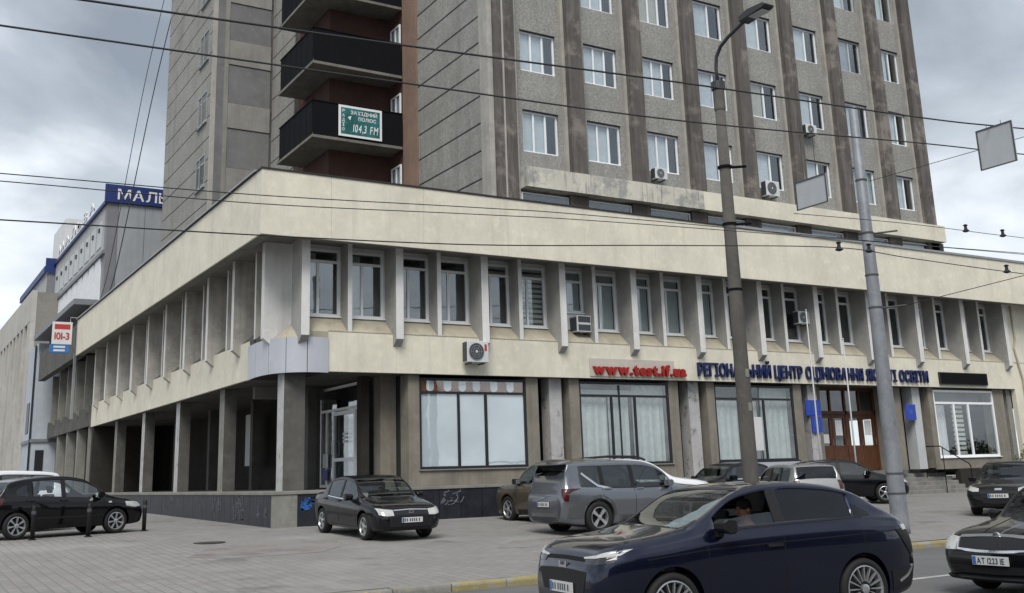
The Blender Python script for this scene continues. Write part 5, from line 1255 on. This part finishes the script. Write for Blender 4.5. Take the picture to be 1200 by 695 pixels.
# ---- old black sedan by the wall
L_, H = 4.25, 1.425
astra = spec('sedan', L_, 1.71, H, 2.606, .86, .305, 'paint_black2', [(.335, .54), (.56, .735)], 'five', plates=[('front', .47)], handles=[(2.35, .83), (3.2, .85)], handlem='trim_black', seams=seams(L_, H, .30, .55, .75), sideglass=['glass_win', 'glass_win'],
    patches=[('grille', 'trim_black', 'front', [(-.42, .66), (0, .67), (.42, .66)], [(-.40, .58), (0, .575), (.40, .58)], .006, False),
             ('headlight', 'lamp_clear', 'front', [(.44, .685), (.6, .70), (.77, .73)], [(.44, .565), (.6, .56), (.75, .59)], .012, True),
             ('bumper', 'trim_black', 'front', [(-.78, .54), (0, .54), (.78, .54)], [(-.74, .27), (0, .25), (.74, .27)], .02, False),
             ('rub_strip', 'trim_black', 'side', [(1.15, .56), (2.2, .56), (3.1, .56)], [(1.15, .50), (2.2, .50), (3.1, .50)], .012, True)],
    stripes=[('grille_chrome', 'chrome', 'front', [(-.42, .675), (0, .69), (.42, .675)], .022, .012, False), ('belt_trim', 'chrome', 'side', [(1.5, .875), (2.4, .885), (3.1, .92)], .02, .008, True)])
AS, aX, ahit, _, _ = car('old_sedan', 'old black sedan with cream headlights parked nose out by the wall', astra, (10.75, 24.25, g(24.25)), R(-90))
AS.rotation_euler = (0, R(1.9), R(-90))
ex = ahit('front', 0, .63)[0].x; em = MB(); em.lathe([(.06, ex + .01), (.06, ex + .022), (.045, ex + .022), (.045, ex + .01)], 20, 'x', (0, 0, .63), close=True); em.box(ex + .012, ex + .02, -.045, .045, .622, .638); em.build('emblem', 'chrome', AS, (0, 0, 0))
MB().box(aX(1.47), aX(1.45), -.62, -.45, .93, 1.03).build('paper_slip', 'letter_white', AS, (0, 0, 0))

# ---- black hatchback on the left
L_, H = 4.15, 1.50
hb = spec('hatch', L_, 1.74, H, 2.6, .86, .315, 'paint_black', [(.33, .54), (.565, .74)], 'seven', .22, handles=[(2.3, .88), (3.15, .90)], seams=seams(L_, H, .295, .55, .76), sideglass=['glass_win', 'glass_win'],
    patches=[('headlight', 'lamp_clear', 'side', [(.16, .76), (.36, .79), (.62, .80)], [(.15, .66), (.36, .65), (.60, .69)], .010, True), ('tail_light', 'lamp_red', 'side', [(3.78, .98), (3.9, .98), (4.08, .94)], [(3.86, .80), (3.95, .78), (4.09, .78)], .010, True),
             ('rub_strip', 'trim_black', 'side', [(1.2, .50), (2.2, .50), (3.0, .50)], [(1.2, .45), (2.2, .45), (3.0, .45)], .012, True), ('quarter_window', 'glass_tint', 'side', [(3.22, 1.28), (3.35, 1.24), (3.5, 1.14)], [(3.22, 1.0), (3.35, 1.01), (3.48, 1.03)], .005, True)],
    stripes=[('indicator', 'lamp_clear', 'side', [(1.02, .80), (1.10, .80)], .04, .012, True)])
h_ = R(18); hv = Vector((math.cos(h_), math.sin(h_), 0))
hp = Vector((4.45, 28.95, 0)) + Vector((-hv.y, hv.x, 0)) * .80
car('hatchback_car', 'black hatchback parked behind the bollards at the left edge', hb, (hp.x, hp.y, g(hp.y)), h_)
# ---- white car behind it
L_, H = 4.4, 1.68
wv = spec('suv', L_, 1.82, H, 2.6, .85, .34, 'paint_white', [(.34, .55), (.57, .74), (.76, .88)], 'five', handles=[(2.4, .95)], seams=seams(L_, H, .31, .56, .76), patches=[('tail_light', 'lamp_red', 'rear', [(.6, 1.05), (.82, 1.05)], [(.62, .85), (.82, .85)], .01, True)])
car('white_car', 'white car half hidden behind the black hatchback at the left edge', wv, (2.75, 32.9, g(32.9)), R(186))

# ---- brown crossover nosed to the wall
L_, H = 4.52, 1.70
br = spec('suv', L_, 1.85, H, 2.69, .9, .36, 'paint_brown', [(.34, .55), (.57, .74), (.76, .87)], 'five', .24, mirrorm='trim_black', handles=[(2.4, 1.0), (3.3, 1.02)], seams=seams(L_, H, .31, .56, .76),
    patches=[('sill_strip', 'trim_black', 'side', [(1.05, .36), (2.3, .36), (3.3, .36)], [(1.05, .22), (2.3, .22), (3.3, .22)], .012, True), ('headlight', 'lamp_dark', 'side', [(.14, .96), (.34, .99), (.50, 1.0)], [(.12, .88), (.34, .88), (.48, .92)], .01, True)],
    stripes=[('window_trim', 'trim_black', 'side', [(1.5, 1.06), (2.5, 1.065), (3.6, 1.10)], .03, .006, True)])
car('brown_crossover', 'brown crossover nosed up to the wall behind the grey crossover', br, (16.68, 24.85, g(24.8)), R(90)).__class__
# ---- white crossover with black roof rails
ws = spec('suv', 4.5, 1.84, 1.66, 2.68, .88, .35, 'paint_white', [(.34, .55), (.57, .74), (.76, .87)], 'five', handles=[(2.4, 1.0), (3.3, 1.02)], seams=seams(4.5, 1.66, .31, .56, .76), patches=[('headlight', 'lamp_clear', 'front', [(.5, .90), (.8, .95)], [(.5, .78), (.8, .80)], .01, True)])
WS, wX, whit, _, _ = car('white_crossover', 'white crossover with black roof rails behind the grey crossover', ws, (19.75, 25.35, g(25.3)), R(-30))
for sy in (1, -1): MB().tube([(wX(1.98), sy * .58, 1.60), (wX(2.2), sy * .6, 1.70), (wX(3.0), sy * .6, 1.74), (wX(3.8), sy * .58, 1.70), (wX(3.95), sy * .57, 1.58)], .03, 8).build('roof_rail', 'trim_black', WS, (0, 0, 0), True)
MB().box(wX(2.72), wX(2.64), -.62, .62, 1.69, 1.72).build('cross_bar', 'trim_black', WS, (0, 0, 0))
# ---- silver estate and black hatchback near the entrance
sv = spec('wagon', 4.1, 1.68, 1.44, 2.48, .8, .30, 'paint_silver', [(.34, .54), (.56, .73), (.75, .89)], 'five', plates=[('rear', .72)], handles=[(2.3, .86), (3.1, .87)], seams=seams(4.1, 1.44, .30, .55, .74), sideglass=['glass_car'] * 3,
    patches=[('tail_light', 'lamp_red', 'rear', [(.56, .95), (.76, .95)], [(.58, .70), (.76, .70)], .01, True), ('bumper', 'trim_grey', 'rear', [(-.75, .52), (0, .52), (.75, .52)], [(-.7, .32), (0, .30), (.7, .32)], .02, False)])
car('silver_estate', 'small silver estate car seen from behind near the entrance', sv, (24.0, 23.2, g(23.2)), R(66))
bh = spec('hatch', 4.2, 1.75, 1.48, 2.6, .86, .32, 'paint_black2', [(.33, .54), (.565, .74)], 'five', handles=[(2.3, .88)], seams=seams(4.2, 1.48, .295, .55, .76), plates=[('front', .45)],
    patches=[('headlight', 'lamp_clear', 'front', [(.50, .74), (.66, .78), (.82, .83)], [(.50, .62), (.66, .62), (.80, .66)], .012, True), ('headlight', 'lamp_clear', 'side', [(.2, .78), (.4, .82), (.55, .83)], [(.18, .68), (.4, .69), (.53, .74)], .01, True), ('grille', 'trim_black', 'front', [(-.5, .50), (0, .5), (.5, .5)], [(-.45, .3), (0, .3), (.45, .3)], .008, False)])
car('parked_hatchback', 'black hatchback parked beside the silver estate facing the steel pole', bh, (28.95, 25.8, g(25.8)), R(-35))
# ---- black car at the right edge
rc = spec('sedan', 4.6, 1.82, 1.48, 2.7, .92, .33, 'paint_black', [(.345, .55), (.575, .745)], 'five', plates=[('front', .55)], handles=[(2.45, .86)], seams=seams(4.6, 1.48, .31, .565, .76),
    patches=[('grille', 'trim_black', 'front', [(-.48, .68), (0, .70), (.48, .68)], [(-.4, .36), (0, .34), (.4, .36)], .008, False), ('headlight', 'lamp_clear', 'front', [(.50, .74), (.66, .78), (.80, .82)], [(.50, .66), (.66, .66), (.78, .70)], .012, True)],
    stripes=[('badge_bar', 'chrome', 'front', [(-.09, .71), (.09, .71)], .05, .02, False)])
car('right_sedan', 'black sedan at the right edge parked above the chrome-grilled sedan', rc, (28.75, 19.15, g(19)), R(203))
# ---- dark car parked along the wall
dk = spec('sedan', 4.4, 1.74, 1.45, 2.6, .9, .31, 'paint_black2', [(.345, .55), (.575, .745)], 'five', handles=[(2.4, .86)], seams=seams(4.4, 1.45, .31, .565, .76), stripes=[('window_trim', 'chrome', 'side', [(1.55, .90), (2.5, .905), (3.25, .95)], .025, .008, True)], patches=[('tail_light', 'lamp_red', 'rear', [(.5, .9), (.75, .9)], [(.5, .75), (.75, .75)], .01, True)])
car('wall_sedan', 'dark sedan along the wall behind the brown concrete lamp post', dk, (24.55, 26.55, g(26.5)), R(180))

# ================================================================== the driver of the navy crossover
def driver():
    T = thing('person', 'driver in a pale shirt at the wheel of the navy crossover', 'person', (0, 0, 0), 0, local=True)
    T.location = HON.location; T.rotation_euler = HON.rotation_euler
    sx = hX(navy['hip'] - .02); sy = .37; zs = .56         # hip point on the seat
    J = {}; E_ = []; Rr = {}
    def v(n, p, r_, par=None):
        J[n] = Vector((sx + p[0], sy + p[1], zs + p[2])); Rr[n] = r_
        if par: E_.append((par, n))
    v('pelvis', (0, 0, 0), (.15, .13)); v('waist', (-.05, 0, .18), (.14, .115), 'pelvis'); v('chest', (-.11, 0, .38), (.165, .12), 'waist'); v('collar', (-.125, 0, .52), (.10, .08), 'chest'); v('neck', (-.12, 0, .58), (.055, .055), 'collar')
    v('skull', (-.10, 0, .66), (.075, .085), 'neck'); v('brow', (-.095, 0, .735), (.08, .092), 'skull'); v('crown', (-.10, 0, .80), (.055, .065), 'brow')
    for s in (1, -1):
        n = 'l' if s > 0 else 'r'
        v('sh' + n, (-.11, s * .20, .47), (.07, .07), 'collar'); v('el' + n, (.06, s * .25, .26), (.045, .045), 'sh' + n); v('wr' + n, (.30, s * .17, .38), (.03, .03), 'el' + n); v('pa' + n, (.36, s * .16, .41), (.034, .024), 'wr' + n)
        for q in range(4): v('f%d%s' % (q, n), (.43, s * (.16 + .018 * (q - 1.5)), .42 - .008 * q), (.0095, .0095), 'pa' + n); v('g%d%s' % (q, n), (.455, s * (.155 + .016 * (q - 1.5)), .385 - .008 * q), (.008, .008), 'f%d%s' % (q, n))
        v('t0' + n, (.38, s * .12, .425), (.011, .011), 'pa' + n); v('t1' + n, (.41, s * .105, .40), (.009, .009), 't0' + n)
        v('hp' + n, (.02, s * .11, -.01), (.10, .10), 'pelvis'); v('kn' + n, (.45, s * .13, .06), (.07, .07), 'hp' + n); v('an' + n, (.70, s * .13, -.26), (.045, .045), 'kn' + n); v('to' + n, (.86, s * .13, -.27), (.04, .03), 'an' + n)
    def skin(name, names, mt_, grow=0., parent=T):
        idx = {n: i for i, n in enumerate(names)}
        me = bpy.data.meshes.new(name); me.from_pydata([J[n] for n in names], [(idx[a], idx[b]) for a, b in E_ if a in idx and b in idx], [])
        ob = bpy.data.objects.new('tmp', me); COL.objects.link(ob)
        md = ob.modifiers.new('k', 'SKIN'); md.use_smooth_shade = True
        for n in names:
            d = me.skin_vertices[0].data[idx[n]]; d.radius = (Rr[n][0] + grow, Rr[n][1] + grow); d.use_root = n == names[0]
        ob.modifiers.new('s', 'SUBSURF').levels = 2
        bpy.context.view_layer.update(); m2 = bpy.data.meshes.new_from_object(ob.evaluated_get(bpy.context.evaluated_depsgraph_get())); bpy.data.objects.remove(ob)
        m2.materials.clear(); m2.materials.append(MT[mt_]); m2.polygons.foreach_set('use_smooth', [True] * len(m2.polygons)); return link(name, m2, parent, (0, 0, 0))
    body = skin('body', list(J), 'skin_tone')
    skin('shirt', ['waist', 'pelvis', 'chest', 'collar', 'shl', 'shr'], 'shirt', .014)
    skin('trousers', ['pelvis', 'hpl', 'knl', 'anl', 'hpr', 'knr', 'anr'], 'trousers', .012)
    h = Vector((sx - .095, sy, zs + .735))
    MB().lathe([(.0, .10), (.05, .092), (.080, .06), (.09, .015), (.088, -.02)], 16, c=h + Vector((-.014, 0, 0))).build('hair', 'hair', T, (0, 0, 0), True)
    MB().prism([(h.x + .08, h.z - .02), (h.x + .112, h.z - .055), (h.x + .08, h.z - .06)], 'y', h.y - .014, h.y + .014).build('nose', 'skin_tone', T, (0, 0, 0), True)
    for s in (1, -1):
        MB().lathe([(.001, -.008), (.012, 0), (.001, .008)], 8, 'x', (h.x + .083, h.y + s * .033, h.z - .01)).build('eye', 'hair', T, (0, 0, 0))
        MB().lathe([(.004, -.012), (.028, 0), (.004, .012)], 10, 'y', (h.x - .005, h.y + s * .093, h.z - .03)).build('ear', 'skin_tone', T, (0, 0, 0), True)
    MB().box(h.x + .077, h.x + .086, h.y - .026, h.y + .026, h.z - .088, h.z - .078).build('mouth', 'lips', T, (0, 0, 0))
mat('skin_tone', (.34, .18, .115), .6, var=.05, obj=True); mat('shirt', (.50, .55, .60), .85, var=.06, vs=8, obj=True); mat('trousers', (.03, .035, .05), .9, obj=True); mat('hair', (.02, .015, .012), .8, obj=True); mat('lips', (.2, .07, .06), .6, obj=True)
driver()
